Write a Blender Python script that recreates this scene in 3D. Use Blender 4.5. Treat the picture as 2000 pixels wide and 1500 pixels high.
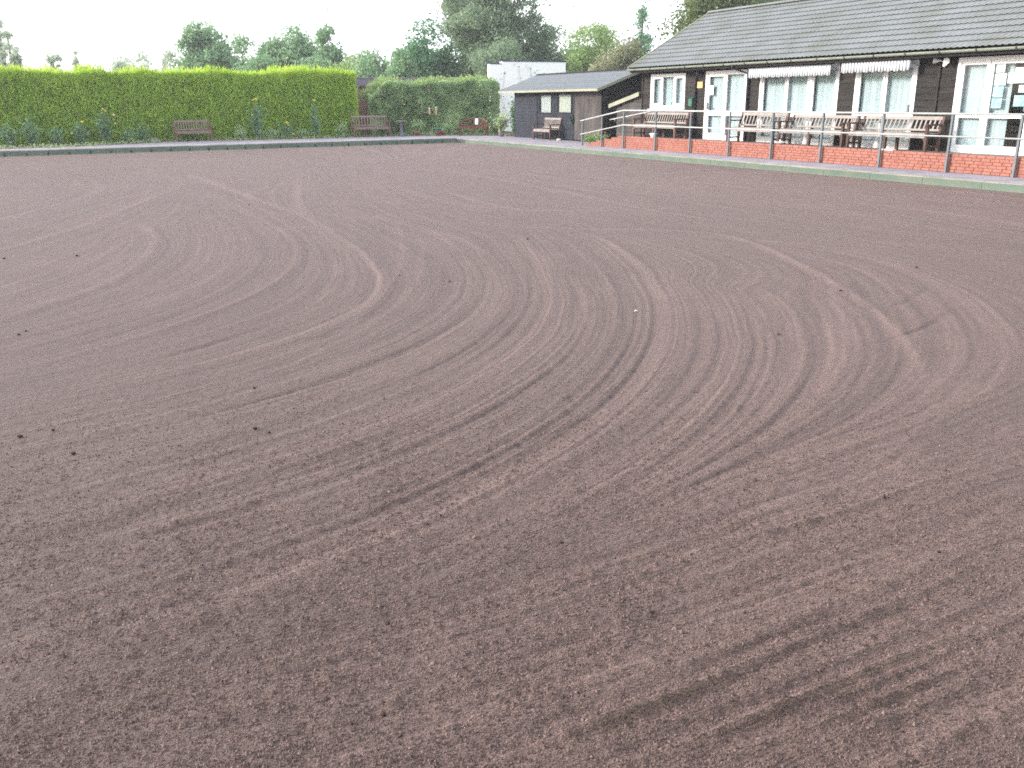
import bpy, math, random
import numpy as np
from mathutils import Matrix, Vector, Euler
random.seed(7); RNG = np.random.default_rng(7)
R = math.radians
S = bpy.context.scene
for o in list(bpy.data.objects): bpy.data.objects.remove(o)
C = S.collection

# ------------------------------------------------------------------ camera
YAW, PITCH, ROLL = 0.4630417, 0.305650, -0.0092101
fw = Vector((math.sin(YAW)*math.cos(PITCH), math.cos(YAW)*math.cos(PITCH), -math.sin(PITCH)))
rt = Vector((math.cos(YAW), -math.sin(YAW), 0)); up = rt.cross(fw)
r2 = rt*math.cos(ROLL)+up*math.sin(ROLL); u2 = up*math.cos(ROLL)-rt*math.sin(ROLL)
cam = bpy.data.cameras.new('camera'); cam.sensor_width = 36; cam.lens = 36*1758.07/2000
cam.clip_start = .05; cam.clip_end = 2000
cam.dof.use_dof = True; cam.dof.focus_distance = 3.6; cam.dof.aperture_fstop = 7.5
co = bpy.data.objects.new('camera', cam); C.objects.link(co)
co.matrix_world = Matrix(((r2.x,u2.x,-fw.x,0),(r2.y,u2.y,-fw.y,0),(r2.z,u2.z,-fw.z,1.8),(0,0,0,1)))
S.camera = co

# ------------------------------------------------------------------ sky, sun, exposure
SUN_AZ, SUN_EL = R(-66), R(22)          # azimuth measured from +Y towards +X
wd = bpy.data.worlds.new('World'); S.world = wd; wd.use_nodes = True
nt = wd.node_tree; nt.nodes.clear()
out = nt.nodes.new('ShaderNodeOutputWorld'); bg = nt.nodes.new('ShaderNodeBackground')
sky = nt.nodes.new('ShaderNodeTexSky'); sky.sky_type = 'NISHITA'; sky.sun_disc = False
sky.sun_elevation = SUN_EL; sky.sun_rotation = SUN_AZ; sky.air_density = 1.0; sky.dust_density = 3.0; sky.ozone_density = 1.0
# thin bright cloud veil over the blue
tc = nt.nodes.new('ShaderNodeTexCoord'); mp = nt.nodes.new('ShaderNodeMapping'); mp.inputs['Scale'].default_value = (1.6,1.6,4.5)
nz = nt.nodes.new('ShaderNodeTexNoise'); nz.inputs['Scale'].default_value = 2.2; nz.inputs['Detail'].default_value = 6
rp = nt.nodes.new('ShaderNodeValToRGB'); rp.color_ramp.elements[0].position = .30; rp.color_ramp.elements[1].position = .62
rp.color_ramp.elements[0].color = (.45,.45,.45,1); rp.color_ramp.elements[1].color = (.95,.95,.95,1)
mx = nt.nodes.new('ShaderNodeMixRGB'); mx.inputs['Color2'].default_value = (5.1,5.2,5.5,1)
L = nt.links.new
L(tc.outputs['Generated'], mp.inputs['Vector']); L(mp.outputs['Vector'], nz.inputs['Vector']); L(nz.outputs['Fac'], rp.inputs['Fac'])
L(rp.outputs['Color'], mx.inputs['Fac']); L(sky.outputs['Color'], mx.inputs['Color1']); L(mx.outputs['Color'], bg.inputs['Color'])
bg.inputs['Strength'].default_value = .10; L(bg.outputs['Background'], out.inputs['Surface'])
sl = bpy.data.lights.new('sun', 'SUN'); sl.energy = 1.5; sl.angle = R(11); sl.color = (1,.91,.82)
so = bpy.data.objects.new('sun', sl); C.objects.link(so); so.location = (-20,30,30)
sd = Vector((math.sin(SUN_AZ)*math.cos(SUN_EL), math.cos(SUN_AZ)*math.cos(SUN_EL), math.sin(SUN_EL)))
so.rotation_euler = sd.to_track_quat('Z','Y').to_euler()
S.view_settings.view_transform = 'Standard'; S.view_settings.look = 'None'
S.view_settings.exposure = 2.1; S.view_settings.gamma = 1
S.render.engine = 'CYCLES'; S.cycles.max_bounces = 5; S.cycles.diffuse_bounces = 3; S.cycles.glossy_bounces = 2; S.cycles.volume_bounces = 0; S.cycles.transparent_max_bounces = 6
S.cycles.use_denoising = False; S.cycles.use_adaptive_sampling = True; S.cycles.adaptive_threshold = .012

# ------------------------------------------------------------------ materials
def srgb(r,g,b):
    f = lambda c: (c/255/12.92) if c/255 <= .04045 else ((c/255+.055)/1.055)**2.4
    return (f(r),f(g),f(b),1)
def mat(name, col, rough=.7, spec=.3, var=.0, nscale=8., ncol=None, namt=.5, bump=0., bscale=40., metal=0., stretch=(1,1,1), detail=5.):
    """plain surface: colour + noise patches towards ncol + per-object value shift + fine bump"""
    m = bpy.data.materials.new(name); m.use_nodes = True; t = m.node_tree; b = t.nodes['Principled BSDF']; l = t.links.new
    b.inputs['Roughness'].default_value = rough; b.inputs['Specular IOR Level'].default_value = spec; b.inputs['Metallic'].default_value = metal
    tcn = t.nodes.new('ShaderNodeTexCoord'); mpn = t.nodes.new('ShaderNodeMapping'); mpn.inputs['Scale'].default_value = stretch
    geo = t.nodes.new('ShaderNodeNewGeometry'); l(geo.outputs['Position'], mpn.inputs['Vector'])
    cur = None
    rgb = t.nodes.new('ShaderNodeRGB'); rgb.outputs[0].default_value = col; cur = rgb.outputs[0]
    if ncol:
        n = t.nodes.new('ShaderNodeTexNoise'); n.inputs['Scale'].default_value = nscale; n.inputs['Detail'].default_value = detail
        l(mpn.outputs['Vector'], n.inputs['Vector'])
        r = t.nodes.new('ShaderNodeValToRGB'); r.color_ramp.elements[0].position = .38; r.color_ramp.elements[1].position = .66
        r.color_ramp.elements[1].color = (namt,namt,namt,1); l(n.outputs['Fac'], r.inputs['Fac'])
        mm = t.nodes.new('ShaderNodeMixRGB'); mm.inputs['Color2'].default_value = ncol; l(r.outputs['Color'], mm.inputs['Fac']); l(cur, mm.inputs['Color1']); cur = mm.outputs['Color']
    if var:
        oi = t.nodes.new('ShaderNodeObjectInfo'); mr = t.nodes.new('ShaderNodeMapRange')
        mr.inputs['To Min'].default_value = 1-var; mr.inputs['To Max'].default_value = 1+var
        l(oi.outputs['Random'], mr.inputs['Value'])
        hv = t.nodes.new('ShaderNodeHueSaturation'); l(mr.outputs['Result'], hv.inputs['Value']); l(cur, hv.inputs['Color']); cur = hv.outputs['Color']
    l(cur, b.inputs['Base Color'])
    if bump:
        n2 = t.nodes.new('ShaderNodeTexNoise'); n2.inputs['Scale'].default_value = bscale; n2.inputs['Detail'].default_value = 4; l(mpn.outputs['Vector'], n2.inputs['Vector'])
        bp = t.nodes.new('ShaderNodeBump'); bp.inputs['Strength'].default_value = bump; bp.inputs['Distance'].default_value = .01
        l(n2.outputs['Fac'], bp.inputs['Height']); l(bp.outputs['Normal'], b.inputs['Normal'])
    return m
def leafmat(name, ramp, transl=.35, rough=.55):
    """foliage: colour by a random value per leaf, part of the light passes through"""
    m = bpy.data.materials.new(name); m.use_nodes = True; t = m.node_tree; l = t.links.new
    b = t.nodes['Principled BSDF']; o = t.nodes['Material Output']
    a = t.nodes.new('ShaderNodeAttribute'); a.attribute_name = 'tint'
    r = t.nodes.new('ShaderNodeValToRGB'); r.color_ramp.elements[0].color = ramp[0]; r.color_ramp.elements[1].color = ramp[-1]
    for i, c in enumerate(ramp[1:-1]): e = r.color_ramp.elements.new((i+1)/(len(ramp)-1)); e.color = c
    l(a.outputs['Fac'], r.inputs['Fac']); l(r.outputs['Color'], b.inputs['Base Color'])
    b.inputs['Roughness'].default_value = rough; b.inputs['Specular IOR Level'].default_value = .25
    tr = t.nodes.new('ShaderNodeBsdfTranslucent'); l(r.outputs['Color'], tr.inputs['Color'])
    ms = t.nodes.new('ShaderNodeMixShader'); ms.inputs['Fac'].default_value = transl
    l(b.outputs['BSDF'], ms.inputs[1]); l(tr.outputs['BSDF'], ms.inputs[2]); l(ms.outputs['Shader'], o.inputs['Surface'])
    return m
def glassmat():
    m = bpy.data.materials.new('window_glass'); m.use_nodes = True; t = m.node_tree; l = t.links.new
    o = t.nodes['Material Output']; t.nodes.remove(t.nodes['Principled BSDF'])
    tr = t.nodes.new('ShaderNodeBsdfTransparent'); tr.inputs['Color'].default_value = (.9,.93,.93,1)
    g = t.nodes.new('ShaderNodeBsdfGlossy'); g.inputs['Roughness'].default_value = .03
    f = t.nodes.new('ShaderNodeFresnel'); f.inputs['IOR'].default_value = 1.5
    ge = t.nodes.new('ShaderNodeNewGeometry'); sb = t.nodes.new('ShaderNodeMath'); sb.operation = 'SUBTRACT'; sb.inputs[0].default_value = 1; l(ge.outputs['Backfacing'], sb.inputs[1])
    mu = t.nodes.new('ShaderNodeMath'); mu.operation = 'MULTIPLY'; l(f.outputs['Fac'], mu.inputs[0]); l(sb.outputs[0], mu.inputs[1])
    ms = t.nodes.new('ShaderNodeMixShader'); l(mu.outputs[0], ms.inputs['Fac']); l(tr.outputs['BSDF'], ms.inputs[1]); l(g.outputs['BSDF'], ms.inputs[2]); l(ms.outputs['Shader'], o.inputs['Surface'])
    return m
def awningmat():
    m = mat('awning_cloth', srgb(218,217,216), .8, .1, ncol=srgb(190,190,190), nscale=3, namt=.5)
    t = m.node_tree; l = t.links.new; b = t.nodes['Principled BSDF']
    src = b.inputs['Base Color'].links[0].from_socket
    geo = t.nodes.new('ShaderNodeNewGeometry'); w = t.nodes.new('ShaderNodeTexWave'); w.bands_direction = 'Y'; w.inputs['Scale'].default_value = 3.2
    l(geo.outputs['Position'], w.inputs['Vector'])
    r = t.nodes.new('ShaderNodeValToRGB'); r.color_ramp.elements[0].position = .42; r.color_ramp.elements[1].position = .58; l(w.outputs['Fac'], r.inputs['Fac'])
    mm = t.nodes.new('ShaderNodeMixRGB'); mm.inputs['Color2'].default_value = srgb(126,134,146); l(r.outputs['Color'], mm.inputs['Fac']); l(src, mm.inputs['Color1']); l(mm.outputs['Color'], b.inputs['Base Color'])
    return m
def brickmat():
    m = bpy.data.materials.new('old_brickwork'); m.use_nodes = True; t = m.node_tree; l = t.links.new; b = t.nodes['Principled BSDF']
    geo = t.nodes.new('ShaderNodeNewGeometry'); sx = t.nodes.new('ShaderNodeSeparateXYZ'); cx = t.nodes.new('ShaderNodeCombineXYZ')
    l(geo.outputs['Position'], sx.inputs[0]); l(sx.outputs['X'], cx.inputs['X']); l(sx.outputs['Z'], cx.inputs['Y'])
    br = t.nodes.new('ShaderNodeTexBrick'); br.inputs['Scale'].default_value = 1; br.inputs['Brick Width'].default_value = .225; br.inputs['Row Height'].default_value = .075; br.inputs['Mortar Size'].default_value = .008
    br.inputs['Color1'].default_value = srgb(186,140,128); br.inputs['Color2'].default_value = srgb(160,112,100); br.inputs['Mortar'].default_value = srgb(170,160,150)
    l(cx.outputs[0], br.inputs['Vector']); l(br.outputs['Color'], b.inputs['Base Color']); b.inputs['Roughness'].default_value = .9
    bp = t.nodes.new('ShaderNodeBump'); bp.inputs['Strength'].default_value = .4; bp.invert = True; l(br.outputs['Fac'], bp.inputs['Height']); l(bp.outputs['Normal'], b.inputs['Normal'])
    return m

M = {}
M['upvc'] = mat('white_upvc', srgb(236,238,240), .35, .4)
M['black_board'] = mat('tarred_board', srgb(18,17,17), .75, .3, var=.35, ncol=srgb(46,41,39), nscale=3.5, namt=.65, bump=.5, bscale=14, stretch=(1,.35,3.5))
M['batten'] = mat('brown_batten', srgb(48,41,38), .8, .25, ncol=srgb(40,34,32), nscale=4, bump=.3, stretch=(2,2,.4))
M['dark'] = mat('dark_timber', srgb(30,27,27), .8, .2)
M['interior'] = mat('dim_interior', srgb(84,76,70), .9, .1)
M['glass'] = glassmat()
M['blind'] = mat('blind_fabric', srgb(206,216,220), .85, .1, ncol=srgb(182,196,203), nscale=9, stretch=(1,6,.3))
M['tile'] = mat('concrete_tile', srgb(117,122,125), .85, .25, var=.04, ncol=srgb(98,103,94), nscale=1.1, namt=.6, bump=.25, bscale=55)
M['gutter'] = mat('grey_gutter', srgb(142,150,138), .45, .4, ncol=srgb(108,118,100), nscale=3)
M['pipe'] = mat('black_pipe', srgb(40,42,56), .4, .5)
M['awning'] = awningmat()
M['galv'] = mat('galvanised_post', srgb(104,112,118), .6, .35, ncol=srgb(88,95,100), nscale=9)
M['rail'] = mat('pale_handrail', srgb(164,168,167), .4, .45, ncol=srgb(190,192,186), nscale=5)
M['brick'] = mat('red_brick', srgb(146,93,82), .85, .25, var=.09, ncol=srgb(156,109,97), nscale=7, namt=.8, bump=.4, bscale=70)
M['mortar'] = mat('mortar', srgb(132,104,95), .95, .1, bump=.4, bscale=60)
M['slab'] = mat('terrace_concrete', srgb(120,114,112), .9, .2, ncol=srgb(96,92,92), nscale=3, bump=.3)
M['path'] = mat('path_tarmac', srgb(144,140,150), .9, .25, ncol=srgb(118,114,122), nscale=1.6, namt=.8, bump=.7, bscale=90)
M['edging'] = mat('edging_concrete', srgb(146,142,138), .9, .2, var=.06, ncol=srgb(112,116,102), nscale=2.4, namt=.8, bump=.4, bscale=50)
M['green_paint'] = mat('green_kerb_paint', srgb(84,102,91), .7, .3, var=.09, ncol=srgb(100,110,98), nscale=2.6, namt=.8, bump=.3, bscale=40)
M['peg'] = mat('dark_peg', srgb(40,62,52), .8, .2)
M['bed'] = mat('bed_soil', srgb(92,78,70), .95, .1, ncol=srgb(70,84,52), nscale=5, namt=.7, bump=1, bscale=30)
M['grass'] = mat('rough_grass', srgb(80,98,50), .95, .1, ncol=srgb(98,96,58), nscale=1, bump=.6)
M['teak'] = mat('bench_teak', srgb(112,88,82), .75, .25, var=.1, ncol=srgb(96,66,58), nscale=6, bump=.2)
M['teak_grey'] = mat('weathered_teak', srgb(146,140,136), .8, .25, var=.1, ncol=srgb(116,109,105), nscale=6, bump=.2)
M['teak_mid'] = mat('mid_teak', srgb(132,114,108), .75, .25, var=.1, ncol=srgb(108,92,86), nscale=6)
M['teak_red'] = mat('red_bench_timber', srgb(100,60,50), .7, .3, var=.1, ncol=srgb(78,46,38), nscale=6)
M['teak_dark'] = mat('dark_bench_timber', srgb(88,68,62), .75, .25, var=.1, ncol=srgb(66,50,46), nscale=6)
M['shed'] = mat('shed_boards', srgb(21,27,40), .7, .3, var=.12, ncol=srgb(35,41,53), nscale=3, namt=.7, bump=.3, stretch=(1,1,.5))
M['shed_worn'] = mat('worn_shed_boards', srgb(58,56,58), .8, .25, var=.14, ncol=srgb(86,80,76), nscale=2.2, namt=.8, bump=.3, stretch=(1,1,.4))
M['shingle'] = mat('felt_shingle', srgb(104,110,116), .9, .2, var=.05, ncol=srgb(90,96,100), nscale=6, bump=.4, bscale=80)
M['fascia'] = mat('pale_green_fascia', srgb(150,152,136), .7, .25, ncol=srgb(118,124,102), nscale=3)
M['curtain'] = mat('white_net', srgb(180,182,182), .9, .1)
M['cream'] = mat('cream_blind', srgb(184,184,174), .9, .1)
M['white_render'] = mat('white_render', srgb(250,250,252), .8, .2, ncol=srgb(222,220,220), nscale=1.3, namt=.3)
M['navy'] = mat('navy_capping', srgb(52,56,104), .6, .3)
M['slate'] = mat('slate_coping', srgb(98,92,102), .8, .3, var=.1, ncol=srgb(80,76,86), nscale=4, bump=.3)
M['oldbrick'] = brickmat()
M['bark'] = mat('bark', srgb(104,94,84), .95, .1, ncol=srgb(76,68,60), nscale=3, bump=.5, bscale=12)
M['twig'] = mat('green_stem', srgb(80,86,58), .8, .2)
M['terracotta'] = mat('terracotta', srgb(150,96,78), .85, .2, ncol=srgb(160,92,74), nscale=9)
M['teal'] = mat('teal_dish', srgb(54,124,104), .6, .3)
M['blue_stone'] = mat('blue_grey_stone', srgb(104,112,120), .85, .2, ncol=srgb(86,94,102), nscale=12)
M['grey_stone'] = mat('grey_stone', srgb(140,132,130), .9, .2, ncol=srgb(112,106,104), nscale=10)
M['feeder'] = mat('feeder_mesh', srgb(196,150,132), .6, .3)
M['white_plastic'] = mat('white_plastic', srgb(236,236,234), .4, .4)
M['hose'] = mat('dark_green_hose', srgb(30,66,58), .5, .4)
M['sign'] = mat('tan_sign', srgb(206,172,122), .6, .3, ncol=srgb(176,138,90), nscale=14)
M['green_box'] = mat('green_metal_box', srgb(48,96,84), .5, .4)
M['paper'] = mat('printed_paper', srgb(196,222,232), .8, .1, ncol=srgb(120,176,206), nscale=12, namt=.8)
M['paper2'] = mat('white_paper', srgb(226,234,236), .8, .1)
M['yellow_petal'] = mat('yellow_petal', srgb(236,222,90), .7, .2)
M['cream_petal'] = mat('cream_petal', srgb(238,222,170), .7, .2)
M['pink_petal'] = mat('pink_petal', srgb(214,150,184), .7, .2)
M['white_petal'] = mat('white_petal', srgb(236,226,232), .7, .2)
M['red_petal'] = mat('red_petal', srgb(176,48,62), .7, .2)
M['clod'] = mat('soil_clod', srgb(66,57,53), .95, .1, bump=.6, bscale=120)
lf = lambda *c: [srgb(*x) for x in c]
M['crumb'] = leafmat('soil_crumb', lf((54,45,44),(94,79,76),(132,113,108)), 0., .9)
M['hedge'] = leafmat('hedge_spray', lf((138,172,54),(168,202,74),(190,216,92),(208,230,110)), .5)
M['hedge_new'] = leafmat('hedge_new_growth', lf((150,182,54),(180,206,72),(202,220,92)), .5)
M['mixed'] = leafmat('mixed_hedge_leaf', lf((126,156,106),(160,188,136),(186,208,158),(208,222,178)), .5)
M['rose_leaf'] = leafmat('rose_leaf', lf((92,130,88),(132,168,124),(170,198,156)), .5)
M['leaf_pale'] = leafmat('pale_tree_leaf', lf((168,184,164),(190,202,182),(208,218,198)), .55)
M['leaf_mid'] = leafmat('mid_tree_leaf', lf((96,132,98),(132,166,124),(166,194,150)), .55)
M['leaf_dark'] = leafmat('dark_tree_leaf', lf((72,116,84),(100,146,106),(136,174,132)), .5)
M['leaf_grey'] = leafmat('grey_green_leaf', lf((92,118,90),(128,150,120),(164,182,150)), .55)
M['leaf_yellow'] = leafmat('yellow_green_leaf', lf((110,138,82),(146,172,110),(178,196,136)), .5)
M['leaf_blossom'] = leafmat('blossom_shrub_leaf', lf((96,112,76),(142,148,112),(212,198,186)), .4)
M['leaf_olive'] = leafmat('olive_tree_leaf', lf((70,90,54),(104,122,76),(146,156,106)), .4)

# ------------------------------------------------------------------ builders
def tag(o, label=None, cat=None, group=None, kind=None):
    if label: o['label'] = label
    if cat: o['category'] = cat
    if group: o['group'] = group
    if kind: o['kind'] = kind
    return o
def empty(name, loc, rz=0):
    o = bpy.data.objects.new(name, None); C.objects.link(o); o.location = loc; o.rotation_euler = (0,0,rz); o.empty_display_size = .2
    return o
def link(name, me, parent=None):
    o = bpy.data.objects.new(name, me); C.objects.link(o)
    if parent is not None: o.parent = parent
    return o
def fast(name, v, f, material, parent=None, tint=None, smooth=False):
    """numpy verts (n,3), faces (m,k) -> mesh object"""
    me = bpy.data.meshes.new(name); v = np.asarray(v, np.float32); f = np.asarray(f, np.int32); k = f.shape[1]
    me.vertices.add(len(v)); me.vertices.foreach_set('co', v.ravel())
    me.loops.add(f.size); me.loops.foreach_set('vertex_index', f.ravel())
    me.polygons.add(len(f)); me.polygons.foreach_set('loop_start', np.arange(0, f.size, k, dtype=np.int32))
    me.update(calc_edges=True)
    if tint is not None:
        a = me.attributes.new('tint', 'FLOAT', 'FACE'); a.data.foreach_set('value', np.asarray(tint, np.float32))
    if smooth: me.polygons.foreach_set('use_smooth', np.ones(len(f), bool))
    me.materials.append(material)
    return link(name, me, parent)
class MB:
    def __init__(s, o=(0,0,0)): s.v = []; s.f = []; s.o = Vector(o)
    def add(s, vs, fs):
        n = len(s.v); s.v += [Vector(p)-s.o for p in vs]; s.f += [tuple(i+n for i in f) for f in fs]; return s
    def box(s, x0,x1,y0,y1,z0,z1):
        if x0>x1: x0,x1=x1,x0
        if y0>y1: y0,y1=y1,y0
        if z0>z1: z0,z1=z1,z0
        return s.add([(x0,y0,z0),(x1,y0,z0),(x1,y1,z0),(x0,y1,z0),(x0,y0,z1),(x1,y0,z1),(x1,y1,z1),(x0,y1,z1)],
                     [(0,3,2,1),(4,5,6,7),(0,1,5,4),(1,2,6,5),(2,3,7,6),(3,0,4,7)])
    def bar(s, p, q, w, h, upv=(0,0,1)):
        """rectangular bar from p to q, width w across, h along upv"""
        p = Vector(p); q = Vector(q); d = (q-p).normalized(); u = Vector(upv)
        if abs(d.dot(u)) > .98: u = Vector((0,1,0))
        a = d.cross(u).normalized(); u = a.cross(d).normalized(); a *= w/2; u = u*h/2
        return s.add([p-a-u,p+a-u,p+a+u,p-a+u,q-a-u,q+a-u,q+a+u,q-a+u],[(0,3,2,1)[::-1],(4,5,6,7)[::-1],(0,1,5,4)[::-1],(1,2,6,5)[::-1],(2,3,7,6)[::-1],(3,0,4,7)[::-1]])
    def tube(s, pts, rads, n=8, cap=True):
        pts = [Vector(p) for p in pts]; vs = []; fs = []
        if not isinstance(rads,(list,tuple)): rads = [rads]*len(pts)
        ref = Vector((0,0,1))
        for i,p in enumerate(pts):
            d = (pts[min(i+1,len(pts)-1)]-pts[max(i-1,0)]).normalized()
            u = ref if abs(d.dot(ref))<.95 else Vector((1,0,0))
            a = d.cross(u).normalized(); b = d.cross(a).normalized()
            for k in range(n):
                t = 2*math.pi*k/n; vs.append(p+(a*math.cos(t)+b*math.sin(t))*rads[i])
        for i in range(len(pts)-1):
            for k in range(n):
                j = (k+1)%n; fs.append((i*n+k,i*n+j,(i+1)*n+j,(i+1)*n+k))
        if cap: fs.append(tuple(range(n))[::-1]); fs.append(tuple(range((len(pts)-1)*n,len(pts)*n)))
        return s.add(vs, fs)
    def lathe(s, c, prof, n=16):
        vs = []; fs = []; c = Vector(c)
        for r,z in prof:
            for k in range(n):
                t = 2*math.pi*k/n; vs.append(c+Vector((r*math.cos(t), r*math.sin(t), z)))
        for i in range(len(prof)-1):
            for k in range(n):
                j = (k+1)%n; fs.append((i*n+k,i*n+j,(i+1)*n+j,(i+1)*n+k))
        fs.append(tuple(range(n))[::-1]); fs.append(tuple(range((len(prof)-1)*n,len(prof)*n)))
        return s.add(vs, fs)
    def prism(s, poly, axis, a0, a1):
        """poly: list of 2D points; axis 'x','y' or 'z' is the extrusion axis"""
        def P(p, a): return {'x':(a,p[0],p[1]),'y':(p[0],a,p[1]),'z':(p[0],p[1],a)}[axis]
        n = len(poly); vs = [P(p,a0) for p in poly]+[P(p,a1) for p in poly]
        fs = [tuple(range(n)),tuple(range(n,2*n))[::-1]]+[(i,i+n,(i+1)%n+n,(i+1)%n) for i in range(n)]
        return s.add(vs, fs)
    def mesh(s, name, material, smooth=False):
        me = bpy.data.meshes.new(name); me.from_pydata([tuple(p) for p in s.v], [], s.f); me.update()
        if smooth: me.polygons.foreach_set('use_smooth', [True]*len(me.polygons))
        me.materials.append(material); return me
    def build(s, name, material, parent=None, smooth=False): return link(name, s.mesh(name, material, smooth), parent)
_unit = {}
def piece(name, mkey, parent, x0,x1,y0,y1,z0,z1, org=(0,0,0), shape='box'):
    """one box-like piece that shares its mesh with all alike pieces"""
    k = (mkey, shape, name)
    if k not in _unit:
        b = MB()
        if shape == 'box': b.box(-.5,.5,-.5,.5,-.5,.5)
        elif shape == 'clap_x':   # weatherboard facing -x: lower edge proud
            b.prism([(-.5,-.5),(.5,-.5),(.5,.5),(-.1,.5)], 'y', -.5, .5)
        elif shape == 'clap_y':   # weatherboard facing -y
            b.prism([(-.5,-.5),(.5,-.5),(.5,.5),(-.1,.5)], 'x', -.5, .5)
        elif shape == 'brick':
            e = .06; b.prism([(-.5,-.5),(.5,-.5),(.5,.5),(-.5,.5)], 'y', -.5, .5)
            b.v = []; b.f = []
            for sx,ins in ((-.5,1),(-.42,0),(.5,0)):
                a = .5-(.02 if ins else 0); c = .5-(.06 if ins else 0)
                b.v += [Vector((sx,-a,-c)),Vector((sx,a,-c)),Vector((sx,a,c)),Vector((sx,-a,c))]
            b.f = [(0,3,2,1)]+[(i*4+k2,i*4+(k2+1)%4,(i+1)*4+(k2+1)%4,(i+1)*4+k2) for i in range(2) for k2 in range(4)]+[(8,9,10,11)]
        _unit[k] = b.mesh(name, M[mkey])
    o = link(name, _unit[k], parent)
    o.location = ((x0+x1)/2-org[0],(y0+y1)/2-org[1],(z0+z1)/2-org[2]); o.scale = (abs(x1-x0),abs(y1-y0),abs(z1-z0))
    return o

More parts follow.
